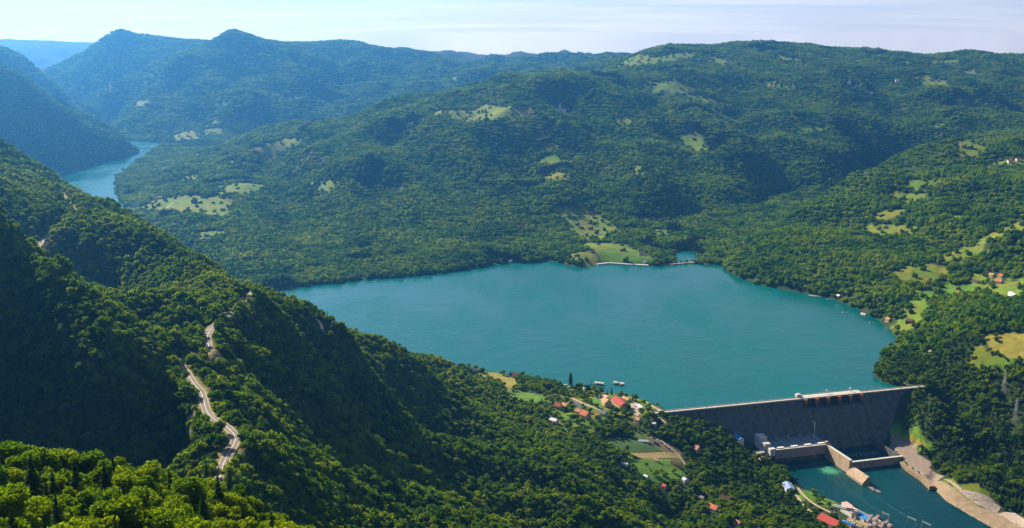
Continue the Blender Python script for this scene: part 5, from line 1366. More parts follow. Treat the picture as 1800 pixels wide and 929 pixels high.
# gatehouses and hoists on the crest
gh = empty("gatehouse", at_dam(SP0 - 3, 5, 4.7), DAM_RZ, label="small white gatehouse on the dam crest beside the first orange pier head", category="gatehouse")
mb = MB(); mb.box((0, 0, 2.2), (7, 6, 4.4)); mb.box((5.5, 1.5, 1.5), (4, 3, 3)); part(mb, "wall", RENDER_W, gh)
mb = MB(); mb.box((0, 0, 4.65), (7.8, 6.8, 0.5)); part(mb, "roof", PALE, gh)
for dx in (-2, 0, 2):
    mb = MB(); mb.box((dx, -3.05, 2.6), (1.2, 0.15, 1.3)); part(mb, "window", GLASS, gh)
mb = MB(); mb.box((5.5, -0.08, 1.1), (1.1, 0.15, 2.1)); part(mb, "door", DARK, gh)
for xx, lb in ((SP0 + 55, "steel gate hoist standing midway along the widened dam deck"), (SP1 - 14, "steel gate hoist at the far end of the widened dam deck")):
    h = empty("gate_hoist", at_dam(xx, 7.2, 4.7), DAM_RZ, label=lb, category="hoist", group="gate hoists on the dam deck")
    mb = MB()
    for sx in (-1.6, 1.6):
        mb.bar((sx, -1, 0), (sx * .5, 0, 5.2), 0.22); mb.bar((sx, 1, 0), (sx * .5, 0, 5.2), 0.22)
    part(mb, "frame", STEEL, h)
    mb = MB(); mb.box((0, 0, 5.6), (3.4, 1.8, 1.1)); part(mb, "winch_housing", RENDER_W, h)
pt = empty("boat_landing", at_dam(-6, 8, 0.0), DAM_RZ, label="small white landing stage with a cabin at the village end of the dam", category="landing stage")
mb = MB(); mb.box((0, 2, 0.6), (16, 5, 1.2)); part(mb, "deck", PALE, pt)
mb = MB(); mb.box((-4, 2, 2.6), (5, 3.4, 2.8)); mb.box((3, 2.5, 2.0), (4, 2.6, 1.6)); part(mb, "cabin", RENDER_W, pt)
mb = MB(); mb.bar((5, 2, 1.2), (5, 2, 8), 0.15); mb.bar((5, 2, 8), (2.5, 2, 6.6), 0.1); part(mb, "mast", STEEL, pt)

# ------------------------------------------------ power station at the foot of the dam
ps = empty("power_station", at_dam(160, -92, RIVER_Z), DAM_RZ, label="low concrete power station with a pinkish river wall at the foot of the dam", category="power station")
W, D, H = 100.0, 52.0, 23.0
for k in range(10):
    mb = MB(); mb.box((k * 10 + 5, 0.6, 15.2), (9.75, 1.2, 14.6)); part(mb, "wall_panel", FACE, ps)
mb = MB(); mb.box((W / 2, 2.2, 3.4), (W, 2.4, 9.2)); part(mb, "base_wall", SPILL_CONC, ps)
for k in range(4):
    mb = MB(); mb.box((14 + k * 24.5, 1.15, 3.0), (13, 0.5, 6.0)); part(mb, "outlet_gate", DARK, ps)
mb = MB(); mb.box((W / 2, D / 2 + 1.4, 10.8), (W - 0.4, D - 0.6, 21.4)); part(mb, "hall", SPILL_CONC, ps)
mb = MB(); mb.box((W / 2, D / 2 + 1.2, 22.0), (W, D, 1.0)); part(mb, "roof", ROOF_GREY, ps)
mb = MB(); mb.box((W / 2, 0.7, 23.3), (W + 1.4, 2.6, 1.6)); part(mb, "parapet", PALE, ps)
for k in range(9):
    mb = MB(); mb.box((6 + k * 11, D / 2 + 6, 22.62), (0.5, D - 16, 0.25)); part(mb, "roof_joint", PALE, ps)
for k in range(4):
    s = MB(); s.box((12 + k * 25, 5.6, 23.6), (10.5, 3.6, 2.2)); sk = part(s, "roof_vent", DARK, ps)
    c = MB(); c.box((12 + k * 25, 5.6, 25.0), (11.6, 4.8, 0.7)); part(c, "vent_cap", RENDER_W, sk)
for k in range(4):
    tr = empty("transformer", at_dam(184 + k * 22, -50, RIVER_Z + 22.5), DAM_RZ, label="grey transformer in the shade on the power station roof by the dam face", category="transformer", group="transformers on the power station roof")
    mb = MB(); mb.box((0, 0, 2), (6, 4, 4)); part(mb, "tank", T_GREY, tr)
    mb = MB()
    for q in range(5): mb.box((-2.4 + q * 1.2, -2.5, 2), (0.5, 1, 3)); 
    part(mb, "radiator", STEEL, tr)
    for q in (-1.8, 0, 1.8):
        mb = MB(); mb.bar((q, 0.5, 4), (q, 0.5, 6.4), 0.28, 0.14); part(mb, "bushing", RENDER_W, tr)
an = empty("annex_building", at_dam(152, -92, RIVER_Z + 14), DAM_RZ, label="cream stepped annex block with stair turrets at the river corner of the power station", category="annex")
for c, sz, nm in (((1, 38, 10.5), (13, 18, 21), "upper_block"), ((0, 21, 7.8), (10, 15, 15.6), "middle_block"), ((2.6, 6, 5.6), (9, 13, 11.2), "lower_block")):
    mb = MB(); mb.box(c, sz); b = part(mb, nm, RENDER_W, an)
    mb = MB(); mb.box((c[0], c[1], c[2] + sz[2] / 2 + 0.4), (sz[0] + 1.4, sz[1] + 1.2, 0.8)); part(mb, "roof", PALE, b)
    for q in range(3):
        mb = MB(); mb.box((c[0] - sz[0] / 2 - 0.05, c[1] - 4 + q * 4, c[2] + 2), (0.2, 1.6, 1.6)); part(mb, "window", GLASS, b)
        mb = MB(); mb.box((c[0] - 3 + q * 3, c[1] - sz[1] / 2 - 0.05, c[2] + 2), (1.5, 0.2, 1.6)); part(mb, "window", GLASS, b)
for q, (c, r) in enumerate((((1, 28, 19), 2.4), ((-1, 13, 14), 2.2), ((4, 0.5, 13.0), 2.5))):
    mb = MB(); mb.bar((c[0], c[1], 0), c, r, r, 10); t = part(mb, "stair_turret", RENDER_W, an)
yardb = empty("pump_house", at_dam(134, -84, RIVER_Z + 16), DAM_RZ + 0.2, label="pinkish low pump house on the paved corner below the cream annex", category="pump house")
mb = MB(); mb.box((0, 0, 1.5), (16, 9, 5)); part(mb, "wall", RENDER_T, yardb)
mb = MB(); mb.box((0, 0, 4.3), (17, 10, 0.6)); part(mb, "roof", PALE, yardb)
mb = MB(); mb.box((3, -4.6, 1), (2.4, 0.2, 3)); part(mb, "door", DARK, yardb)
ms = empty("lamp_mast", at_dam(252, -56, RIVER_Z + 22.5), DAM_RZ, label="tall white steel mast with a bent arm on the power station roof", category="mast")
mb = MB(); mb.bar((0, 0, 0), (0, 0, 27), 0.55, 0.40, 8); part(mb, "pole", RENDER_W, ms)
mb = MB(); mb.bar((0, 0, 26.6), (-6, 0, 30), 0.40, 0.30, 6); part(mb, "arm", RENDER_W, ms)
mb = MB(); mb.box((0, 0, 0.3), (4, 3, 0.6)); part(mb, "base", PALE, ms)

# ------------------------------------------------ walls in the tailwater
gw = empty("guide_wall", at_dam(256, -90, RIVER_Z), DAM_RZ, label="tall orange-brown concrete guide wall running from the power station into the river", category="wall")
for k in range(7):
    y0, y1 = -k * 10.2, -(k + 1) * 10.2 + 0.25; h0, h1 = 23.5 - 0.25 * k, 23.3 - 0.25 * k
    mb = MB(); mb.add([(x, y, z) for y, h in ((y0, h0), (y1, h1)) for x, z in ((-4, -3), (3, -3), (1.4, h), (-2.6, h))],
                      [(0, 1, 2, 3), (7, 6, 5, 4), (0, 4, 5, 1), (1, 5, 6, 2), (2, 6, 7, 3), (3, 7, 4, 0)]); part(mb, "wall_section", WALL_CONC, gw)
mb = MB(); mb.box((-0.6, -35.5, 22.9), (4.6, 72, 0.7)); part(mb, "coping", PALE, gw)
mb = MB(); mb.bar((-0.6, 1.5, 10), (-0.6, 1.5, 27.5), 3.4, 3.2, 10); part(mb, "end_turret", WALL_CONC, gw)
nw = empty("river_pier_wall", at_dam(254, -163, RIVER_Z), DAM_RZ, label="lower concrete pier wall with a broad sloping side, at the river end of the tall guide wall", category="wall")
for k in range(4):
    y0, y1 = -k * 11.2, -(k + 1) * 11.2 + 0.2
    mb = MB(); mb.add([(x, y, z) for y in (y0, y1) for x, z in ((-7, -3), (5, -3), (5, 13.5), (3.4, 13.5), (-7, 3.2))],
                      [(0, 1, 2, 3, 4), (9, 8, 7, 6, 5), (0, 5, 6, 1), (1, 6, 7, 2), (2, 7, 8, 3), (3, 8, 9, 4), (4, 9, 5, 0)]); part(mb, "wall_section", WALL_CONC, nw)
wr = empty("weir_wall", at_dam(262, -143, RIVER_Z), DAM_RZ, label="straight weir wall closing the stilling basin between guide wall and river bank", category="wall")
for k in range(10):
    mb = MB(); mb.add([(x, y, z) for x in (k * 10.2, k * 10.2 + 10.0) for y, z in ((-4, -3), (4, -3), (1.6, 11.6), (-2.4, 11.6))],
                      [(0, 1, 2, 3), (7, 6, 5, 4), (0, 4, 5, 1), (1, 5, 6, 2), (2, 6, 7, 3), (3, 7, 4, 0)]); part(mb, "wall_section", FACE, wr)
mb = MB(); mb.box((51, -0.4, 11.7), (102, 4.6, 0.5)); part(mb, "coping", PALE, wr)
sb = empty("stilling_basin", at_dam(312, -100, RIVER_Z), DAM_RZ, label="dark stilling basin with a row of baffle blocks under the spillway", category="basin")
mb = MB(); mb.box((0, 2, -2.4), (102, 74, 1.6)); part(mb, "floor", SPILL_CONC, sb)
for k in range(9):
    mb = MB(); mb.add([(x, y, z) for x in (-30 + k * 8, -30 + k * 8 + 4.4) for y, z in ((-6, -1.7), (7, -1.7), (7, 2.4), (5, 2.4))],
                      [(0, 1, 2, 3), (7, 6, 5, 4), (0, 4, 5, 1), (1, 5, 6, 2), (2, 6, 7, 3), (3, 7, 4, 0)]); part(mb, "baffle", SPILL_CONC, sb)
mb = MB(); mb.box((50, 8, 5), (3, 84, 12)); part(mb, "side_wall", SPILL_CONC, sb)
# quay wall along the right bank: a low lit strip at the water's edge
QW = [tuple(p) for p in RIVER]
qw = empty("quay_wall", at_dam(362, -150, RIVER_Z), 0, label="pale quay wall at the waterline under the paved river bank", category="wall")
_line = QW[15:19][::-1]
_o = qw.location
for a, b in zip(_line[:-1], _line[1:]):
    n = max(1, int(math.dist(a, b) / 12))
    for k in range(n):
        p0 = [a[i] + (b[i] - a[i]) * k / n for i in (0, 1)]; p1 = [a[i] + (b[i] - a[i]) * (k + 0.985) / n for i in (0, 1)]
        mb = MB(); d = Vector((p1[0] - p0[0], p1[1] - p0[1], 0)).normalized(); w = Vector((-d.y, d.x, 0))
        if w.x < 0: w = -w
        poly = [(p[0] - _o.x + w.x * q, p[1] - _o.y + w.y * q) for p, q in ((p0, -7.5), (p1, -7.5), (p1, 1), (p0, 1))]
        mb.prism(poly, -3, 6.4); part(mb, "wall_section", MAT_OF['tanapron'], qw)

# foam below the turbine outlets: churned pale-green water
fm, fnt, fout = material("churned water")
_p = fnt.obj(); _n = fnt.noise(_p, 0.35, 5.0, 0.75)
principled(fnt, fout, fnt.ramp(_n, [(0.35, (0.010, 0.11, 0.075)), (0.55, (0.05, 0.30, 0.15)), (0.75, (0.45, 0.62, 0.45))]), 0.6, fnt.bump(_n, 0.8, 0.5), 0.3)
rs = np.random.RandomState(12); mb = MB()
for q in range(1500):
    a = rs.uniform(0, 6.28); d = abs(rs.normal(0, 0.42)); cx = 13 * d * math.cos(a) * 1.35; cy = 26 * d * math.sin(a) * 0.8
    r = rs.uniform(0.3, 1.1); rot = rs.uniform(0, 6.28); n = 6
    pts = [(cx + r * rs.uniform(.6, 1.2) * math.cos(rot + 6.283 * k / n), cy + r * rs.uniform(.6, 1.2) * math.sin(rot + 6.283 * k / n), 0.03 + 0.0002 * q) for k in range(n)]
    mb.add(pts, [tuple(range(n))])
tag(mb.build("foam", fm, None, loc=at_dam(230, -143, RIVER_Z)), kind="stuff").rotation_euler = (0, 0, DAM_RZ)

# ------------------------------------------------ houses, huts and yards
def house(name, site, w, d, h, roof, wall, label, category="house", group=None, rise=0.38, flat=False, windows=(3, 1), rz=None, dx=0, dy=0, chimney=True, over=0.6):
    """w along the ridge, d across it, h to the eaves"""
    x, y, a = SITES[site]; x += dx; y += dy
    if rz is not None: a = rz
    c, s = math.cos(a), math.sin(a)
    zz = [zg(x + px * c - py * s, y + px * s + py * c) for px in (-w / 2, w / 2) for py in (-d / 2, d / 2)]
    e = empty(name, (x, y, sum(zz) / 4), a, label=label, category=category, group=group)
    drop = max(zz) - min(zz) + 1.5
    mb = MB(); mb.box((0, 0, (h - drop) / 2), (w, d, h + drop))
    r = d * rise if not flat else 0
    if not flat: mb.add([(q, p, h) for q in (-w / 2, w / 2) for p in (-d / 2, d / 2)] + [(-w / 2, 0, h + r * .97), (w / 2, 0, h + r * .97)],
                        [(0, 1, 4), (2, 5, 3), (0, 4, 5, 2), (1, 3, 5, 4)])
    part(mb, "wall", wall, e)
    mb = MB(); t = 0.28
    if flat: mb.box((0, 0, h + 0.25), (w + 1, d + 1, 0.5))
    else:
        L = w / 2 + over; hd = d / 2 + over; k = r / (d / 2); ze = h - over * k
        P = []
        for q in (-L, L): P += [(q, -hd, ze), (q, 0, h + r), (q, hd, ze), (q, hd, ze + t), (q, 0, h + r + t * 1.1), (q, -hd, ze + t)]
        mb.add(P, [(0, 1, 4, 5), (1, 2, 3, 4), (11, 10, 7, 6), (10, 9, 8, 7), (5, 4, 10, 11), (4, 3, 9, 10), (0, 6, 7, 1), (1, 7, 8, 2), (0, 5, 11, 6), (2, 8, 9, 3)])
    rf = part(mb, "roof", roof, e)
    if chimney and not flat:
        mb = MB(); mb.box((w * 0.22, d * 0.14, h + r * 0.9), (0.7, 0.7, r * 0.9 + 0.8)); part(mb, "chimney", RENDER_T, rf)
    nx, ny = windows
    for k in range(nx):
        q = -w / 2 + w * (k + 0.5) / nx
        for sy in (-1, 1):
            if sy < 0 and k == nx // 2 and nx > 1:
                mb = MB(); mb.box((q, sy * d / 2, 1.05), (1.1, 0.16, 2.1)); part(mb, "door", WOOD, e); continue
            mb = MB(); mb.box((q, sy * d / 2, min(1.7, h * .6)), (min(1.3, w / nx * .5), 0.14, 1.2)); part(mb, "window", GLASS, e)
    for k in range(ny):
        q = -d / 2 + d * (k + 0.5) / ny
        for sx in (-1, 1):
            mb = MB(); mb.box((sx * w / 2, q, min(1.7, h * .6)), (0.14, 1.2, 1.2)); part(mb, "window", GLASS, e)
    return e

house("village_hall", 'hall', 38, 17, 6.5, T_RED, RENDER_T, "long hall with a red sheet roof near the lake end of the dam", "hall", rise=0.30, windows=(6, 2), chimney=False)
house("hall_annex", 'hall_annex', 19, 13, 7.5, T_TAN, RENDER_T, "sandy-roofed annex joined on the village side of the long red-roofed hall", "annex", rise=0.42, windows=(3, 1))
house("house", 'orange_house', 15, 12, 6.0, T_ORANGE, RENDER_T, "big orange-roofed house between the car park and the gardens", rise=0.5, windows=(3, 2))
house("house", 'red_gable', 11, 9, 5.0, T_ORANGE, RENDER_T, "reddish gabled house by the trees at the shaded end of the car park", rise=0.5)
house("house", 'tan_gable', 11, 9, 5.5, T_TAN, RENDER_T, "sandy gabled house standing next to the reddish gable by the car park", rise=0.45)
house("house", 'terracotta', 10, 8, 4.5, T_PINK, RENDER_T, "small terracotta-roofed house in shade behind the big orange-roofed one")
house("house", 'dark_villa', 11, 9, 4.2, T_GREY, RENDER_W, "white house with a dark roof at the end of the sandy village track", rise=0.4)
house("boathouse", 'boathouse', 16, 8, 4.0, T_TAN, RENDER_T, "sandy-roofed boathouse between the red hall and the lake shore", "boathouse", rise=0.3, chimney=False)
house("house", 'white_house', 13, 9, 5.0, T_WHITE, RENDER_W, "white-roofed house above the green sports court at the wood's edge", rise=0.3)
house("house", 'pink_house', 10, 9, 5.0, T_PINK, RENDER_T, "lone pink-roofed house among dark trees between the fields and the dam", rise=0.5)
house("house", 'orange_cottage', 15, 9, 5.0, T_ORANGE, RENDER_W, "bright orange-roofed cottage in the wood above the river road", rise=0.45)
house("barn", 'brown_barn', 16, 12, 5.0, T_BROWN, WOOD, "large dark brown barn roof beside the bright orange-roofed cottage", "barn", rise=0.45, chimney=False)
house("house", 'pink_cottage', 11, 8, 4.5, T_PINK, RENDER_W, "pale-walled cottage with a rose roof, lowest in the wood above the river road", rise=0.45)
house("hut", 'pale_hut', 9, 6, 3.2, T_WHITE, RENDER_W, "white-roofed sheds at the wood's edge on the upper side of the bright meadow", "hut", rise=0.25, chimney=False)
house("hut", 'pale_hut_b', 7, 5, 3.0, T_WHITE, RENDER_W, "small white hut low on the wooded edge of the bright meadow", "hut", rise=0.3, chimney=False)
house("hut", 'white_hut', 7, 6, 4.5, T_WHITE, RENDER_W, "tall white hut at the lower corner of the bright meadow", "hut", rise=0.3, chimney=False)
house("hut", 'red_hut', 7, 6, 3.2, T_RED, RENDER_T, "little red-roofed hut under the trees below the meadow", "hut", rise=0.4, chimney=False)
house("longhouse", 'brown_longhouse', 17, 8, 3.6, T_BROWN, RENDER_T, "long brown-roofed farm building between the tan strip and the field track", "farm building", rise=0.4, chimney=False)
house("shed", 'pale_shed', 7, 4, 2.4, T_TAN, RENDER_W, "pale field shed alone in the bright green meadow", "shed", rise=0.3, chimney=False)
house("hut", 'hut_by_wood', 6, 5, 3.6, T_GREY, RENDER_W, "white-walled hut with a grey roof up the wood from the orange-roofed cottage", "hut", chimney=False)
house("greenhouse", 'greenhouse', 15, 5, 2.2, T_WHITE, RENDER_W, "long low white greenhouse on the dark green crop field", "greenhouse", rise=0.3, chimney=False)
house("workshop", 'blue_roof', 26, 9, 5.0, T_BLUE, RENDER_W, "blue-roofed shed in the shade where the dam meets the wood", "workshop", rise=0.2, chimney=False)
house("warehouse", 'blue_white', 24, 13, 6.0, T_LILAC, RENDER_W, "warehouse with a pale blue roof beside the river road", "warehouse", rise=0.22, windows=(4, 1), chimney=False)
house("warehouse", 'red_roof', 38, 20, 7.0, T_RED, RENDER_T, "large red-roofed warehouse by the gantry crane at the river yard", "warehouse", rise=0.28, windows=(6, 2), chimney=False)
house("workshop", 'workshop', 24, 15, 8.0, T_ROSE, RENDER_W, "rose-white flat-roofed workshop behind the gantry crane", "workshop", flat=True, windows=(4, 2))
house("workshop", 'workshop_small', 14, 9, 7.0, T_ROSE, RENDER_W, "smaller pale flat-roofed workshop behind the crane, nearer the lawn", "workshop", flat=True, windows=(3, 1))
house("shed", 'blue_shed', 22, 13, 3.6, T_BLUE, RENDER_W, "bright blue flat-roofed shed between the workshop and the transformers", "shed", flat=True, windows=(3, 1))
house("shed", 'blue_shed_b', 18, 8, 3.2, T_BLUE, RENDER_W, "narrow blue-roofed shed beside the red-roofed warehouse", "shed", flat=True, windows=(3, 1))
house("house", 'lane_house', 11, 8, 4.5, T_PINK, RENDER_W, "rose-roofed house in the trees below the paved yard of the hall")
house("house", 'garden_house', 10, 8, 4.5, T_ORANGE, RENDER_W, "small orange-roofed house at the lower edge of the village, below the sandy track", rise=0.45)
house("pavilion", 'shore_pavilion', 15, 8, 4.0, T_ROSE, RENDER_T, "rose flat-topped pavilion on the forecourt between hall and shore", "pavilion", flat=True)
house("garage", 'long_garage', 16, 6, 3.2, T_WHITE, RENDER_W, "low white garage row along the paved yard behind the hall", "garage", flat=True, windows=(5, 0))
house("hut", 'verge_hut', 7, 6, 3.2, T_WHITE, RENDER_W, "white hut among trees beside the road below the dam's village end", "hut", rise=0.3, chimney=False)
house("house", 'ridge_a', 13, 9, 5, T_BROWN, RENDER_W, "brown-roofed farmhouse at the tip of the bright green hill meadow", "house", windows=(3, 1))
house("house", 'ridge_b', 15, 11, 6, T_PINK, RENDER_T, "largest red-brown house of the hamlet above the white barn", "house", windows=(3, 1))
house("house", 'ridge_c', 12, 8, 4.5, T_TAN, RENDER_T, "tan-roofed house at the upper edge of the hill hamlet", "house", windows=(3, 1))
house("house", 'ridge_d', 12, 9, 4.5, T_ORANGE, RENDER_T, "orange-roofed house up behind the largest house of the hamlet", "house", windows=(3, 1))
house("barn", 'white_barn', 26, 9, 5, T_WHITE, RENDER_W, "long white barn alone on the grass below the hill hamlet", "barn", windows=(4, 1), rise=0.25, chimney=False)
house("hut", 'field_hut', 6, 5, 3, T_ORANGE, RENDER_W, "tiny orange-roofed hut in the middle of the bright hill meadow", "hut", chimney=False)
house("cabin", 'slope_hut', 14, 10, 5, T_BROWN, WOOD, "dark brown cabin on the green slope above the lake bay", "cabin", windows=(3, 1))
house("boathouse", 'shore_hut', 9, 7, 5, T_WHITE, WOOD, "white-roofed boathouse on the wooded shore by the brown islet", "boathouse", chimney=False)
house("boathouse", 'shore_pink', 12, 7, 4, T_ROSE, RENDER_T, "rose-roofed boathouse at the water's edge farther along the wooded shore", "boathouse", chimney=False)
house("cabin", 'shore_tan', 11, 8, 5, T_TAN, RENDER_T, "tan cabin among shore trees near the bay's bend", "cabin")
house("hut", 'quay_hut', 9, 7, 4, T_WHITE, RENDER_W, "white hut on the far quay under the lakeside meadow", "hut", chimney=False)
house("house", 'quay_house', 15, 9, 5, T_PINK, RENDER_W, "pink-roofed house on the meadow above the far quay", "house")
house("boathouse", 'west_hut', 9, 8, 5, T_WHITE, RENDER_W, "pale boathouse alone on the far wooded shore", "boathouse", chimney=False)
house("house", 'wood_house', 15, 10, 5, T_PINK, RENDER_T, "reddish house in a wood clearing above the far shore", "house")
house("house", 'farm_a', 17, 11, 5, T_PINK, RENDER_W, "pinkish farmhouse on the yellow meadow of the peninsula", "house")
house("house", 'farm_b', 17, 11, 6, T_WHITE, RENDER_W, "white farmhouse next to the pinkish one on the peninsula meadow", "house")
house("barn", 'farm_c', 24, 10, 4, T_WHITE, RENDER_W, "long white barn at the edge of the peninsula meadow", "barn", chimney=False)
house("house", 'far_white', 16, 13, 8, T_WHITE, RENDER_W, "lone white house in the wood near the peninsula tip", "house")
house("house", 'village_a', 20, 12, 7, T_RED, RENDER_W, "red-roofed hillside house high on the plateau wood", "house")
house("house", 'village_b', 18, 12, 8, T_WHITE, RENDER_W, "white hillside house beside the red-roofed one on the plateau", "house")
house("house", 'village_c', 20, 12, 9, T_WHITE, RENDER_W, "tall white house alone on the upper plateau slope", "house")
house("house", 'village_d', 18, 12, 8, T_WHITE, RENDER_W, "white house below the red-roofed plateau house", "house")
house("house", 'east_a', 17, 11, 6, T_ORANGE, RENDER_W, "orange-roofed house on the high clearing over the side valley", "house")
house("house", 'east_b', 16, 11, 6, T_PINK, RENDER_W, "pink-roofed house uphill of the orange one on the high clearing", "house")
house("house", 'top_white', 24, 13, 7, T_WHITE, RENDER_W, "pale house just under the plateau skyline", "house")
house("house", 'camp_house', 12, 9, 5, T_ORANGE, RENDER_W, "pale house with an orange roof between the trees at the end of the golden meadow", "house")
house("hut", 'camp_hut', 10, 7, 3.5, T_GREY, RENDER_W, "small grey-roofed hut at the top of the golden lakeside meadow", "hut", chimney=False)
for k, (st, n, lb) in enumerate((('raft_a', 3, "white flat-topped floating restaurant raft moored off the camp trees"), ('raft_b', 2, "white flat-topped raft with canopies moored near the red hall"))):
    x, y, a = SITES[st]
    e = empty("floating_raft", (x, y, max(0.0, zg(x, y))), a, label=lb, category="raft", group="rafts moored off the village")
    mb = MB(); mb.box((0, 0, 0.5), (17, 7, 1.2)); part(mb, "deck", WOOD, e)
    for q in range(n):
        mb = MB(); mb.box((-6 + q * 12 / (n - 1 if n > 1 else 1), 0.4, 3.9), (8.4 if n == 2 else 5.4, 6, 0.4)); cn = part(mb, "canopy", PALE, e)
        mb = MB(); cx = -6 + q * 12 / (n - 1)
        for sx in (-2.3, 2.3):
            for sy in (-2.2, 3.0): mb.bar((cx + sx, sy, 1), (cx + sx, sy, 3.8), 0.12, 0.12, 5)
        part(mb, "frame", STEEL, cn)
# the church: nave, tower, spire
x, y, a = SITES['church']; e = empty("church", (x, y, zg(x, y)), a, label="tiny white church with a thin spire in the wood across the lake", category="church")
mb = MB(); mb.box((6, 0, 5), (22, 11, 12)); part(mb, "nave", RENDER_W, e)
mb = MB(); mb.prism([(-6, -6.2), (18, -6.2), (18, 6.2), (-6, 6.2)], 11.0, [11.4, 11.4, 11.4, 11.4]); mb.add([(-6, -6.2, 11.4), (18, -6.2, 11.4), (18, 6.2, 11.4), (-6, 6.2, 11.4), (-6, 0, 17), (18, 0, 17)], [(0, 1, 5, 4), (2, 3, 4, 5), (0, 4, 3), (1, 2, 5)]); part(mb, "roof", T_RED, e)
mb = MB(); mb.box((-8, 0, 11), (6, 6, 26)); part(mb, "tower", RENDER_W, e)
mb = MB(); mb.bar((-8, 0, 24), (-8, 0, 42), 4.0, 0.2, 8); part(mb, "spire", T_GREY, e)

# ------------------------------------------------ boats, islet, spit, quay
rs = np.random.RandomState(5)
for st, L, lb in (('boat_a', 9, "small white boat lying off the white-roofed boathouse"), ('boat_b', 10, "small white boat out on the water between the two shore boathouses"), ('boat_c', 9, "small white boat near the tan shore cabin")):
    x, y, a = SITES[st]; e = empty("boat", (x, y, 0), a + 0.4, label=lb, category="boat", group="boats on the lake")
    mb = MB(); n = 7; P = []
    for k in range(n):
        t = k / (n - 1); w = 1.5 * math.sin(math.pi * min(1, 0.25 + 0.75 * (1 - t) ** 0.7)) if t > .4 else 1.5
        w = 1.5 * (1 - max(0, (t - .45) / .55) ** 2) + 0.05
        P += [(-L / 2 + L * t, -w, 1.0 + .3 * t), (-L / 2 + L * t, 0, -0.4), (-L / 2 + L * t, w, 1.0 + .3 * t)]
    F = [(3 * k + i, 3 * k + i + 1, 3 * k + i + 4, 3 * k + i + 3) for k in range(n - 1) for i in (0, 1)] + [(0, 2, 1)] + [(3 * k, 3 * k + 3, 3 * k + 5, 3 * k + 2) for k in range(n - 1)]
    mb.add(P, F); part(mb, "hull", RENDER_W, e)
    mb = MB(); mb.box((-0.6, 0, 1.8), (3.2, 2.0, 1.5), 0, 0, 0.8); part(mb, "cabin", GLASS, e)
STONE = plain("bare stone", (0.23, 0.185, 0.13), 0.95, 0.35, 0.4)
def rock_heap(name, st, L, W, H, n, lb, mat, cat, z):
    x, y, a = SITES[st]; e = empty(name, (x, y, z), a, label=lb, category=cat)
    for k in range(n):
        mb = MB(); px = rs.uniform(-.5, .5); q = (px * L, rs.uniform(-.5, .5) * W * (1 - 1.2 * abs(px)), rs.uniform(-.2, .3) * H); s = W * rs.uniform(.22, .42)
        lump(mb, rs, q, (s * rs.uniform(1, 1.8), s, H * rs.uniform(.5, 1)), 0.28); part(mb, "rock", mat, e)
rock_heap("rock_islet", 'islet', 26, 14, 1.0, 22, "flat brown rock islet just off the wooded shore", STONE, "islet", 0.0)
rock_heap("rock_spit", 'spit', 34, 6, 1.6, 20, "narrow spit of pale rubble beyond the end of the sloping pier wall", STONE, "rocks", RIVER_Z)
quay = empty("stone_quay", (LAKE[17][0], LAKE[17][1], 0), 0, label="long pale stone quay on the far shore under the meadow", category="quay")
for (a, b) in ((LAKE[15], LAKE[16]), (LAKE[16], LAKE[17]), (LAKE[17], LAKE[18])):
    n = max(1, int(math.dist(a, b) / 16))
    for k in range(n):
        p0 = Vector((a[0] + (b[0] - a[0]) * k / n, a[1] + (b[1] - a[1]) * k / n, 0)); p1 = Vector((a[0] + (b[0] - a[0]) * (k + .98) / n, a[1] + (b[1] - a[1]) * (k + .98) / n, 0))
        d = (p1 - p0).normalized(); w = Vector((-d.y, d.x, 0)) * 4
        o = Vector((LAKE[17][0], LAKE[17][1], 0)); Q = [p0 - w - o, p1 - w - o, p1 + w - o, p0 + w - o]
        mb = MB(); mb.prism([(q.x, q.y) for q in Q], -2, 3.2); part(mb, "quay_section", RENDER_W if a is LAKE[17] else PALE, quay)
# the causeway across the mouth of the side inlet
a, b = LAKE[19], LAKE[25]
cw = empty("causeway", (a[0], a[1], 0), 0, label="low tree-lined causeway across the mouth of the side inlet", category="causeway")
L_ = math.dist(a, b); n = 8
for k in range(n):
    mb = MB(); t0, t1 = -0.1 + 1.15 * k / n, -0.1 + 1.15 * (k + 1) / n; P0 = [(b[i] - a[i]) * t0 for i in (0, 1)]; P1 = [(b[i] - a[i]) * t1 for i in (0, 1)]
    nx, ny = -(b[1] - a[1]) / L_ * 7, (b[0] - a[0]) / L_ * 7
    mb.prism([(P0[0] - nx, P0[1] - ny), (P1[0] - nx, P1[1] - ny), (P1[0] + nx, P1[1] + ny), (P0[0] + nx, P0[1] + ny)], -3, 1.6); part(mb, "bank_section", STONE, cw)
CAUSEWAY = [(a[0] + (b[0] - a[0]) * t, a[1] + (b[1] - a[1]) * t) for t in (0.12, 0.24, 0.33, 0.5, 0.62, 0.7, 0.88, 0.97)]

# ------------------------------------------------ yard by the river: crane, gantries, transformers, pylons, lines
x, y, a = SITES['crane']; zc = zg(x, y)
cr = empty("gantry_crane", (x, y, zc), a + 0.35, label="big pale gantry crane straddling the river yard beside the red-roofed warehouse", category="crane")
for sx in (-14, 14):
    mb = MB()
    for sy in (-5, 5):
        mb.bar((sx, sy * 1.3, 0), (sx, sy * .55, 20), 0.85, 0.75, 6)
    mb.bar((sx, -6, 1.2), (sx, 6, 1.2), 0.7); mb.bar((sx, -4.6, 9), (sx, 4.6, 9), 0.5); mb.bar((sx, -6, 2), (sx, 4, 9), 0.3); part(mb, "portal_leg", RENDER_W, cr)
for sy in (-2.6, 2.6):
    mb = MB(); mb.box((0, sy, 20.9), (36, 1.3, 2.4)); part(mb, "girder", RENDER_W, cr)
mb = MB(); mb.box((6, 0, 23.2), (7, 6.4, 2.6)); part(mb, "trolley", T_ROSE, cr)
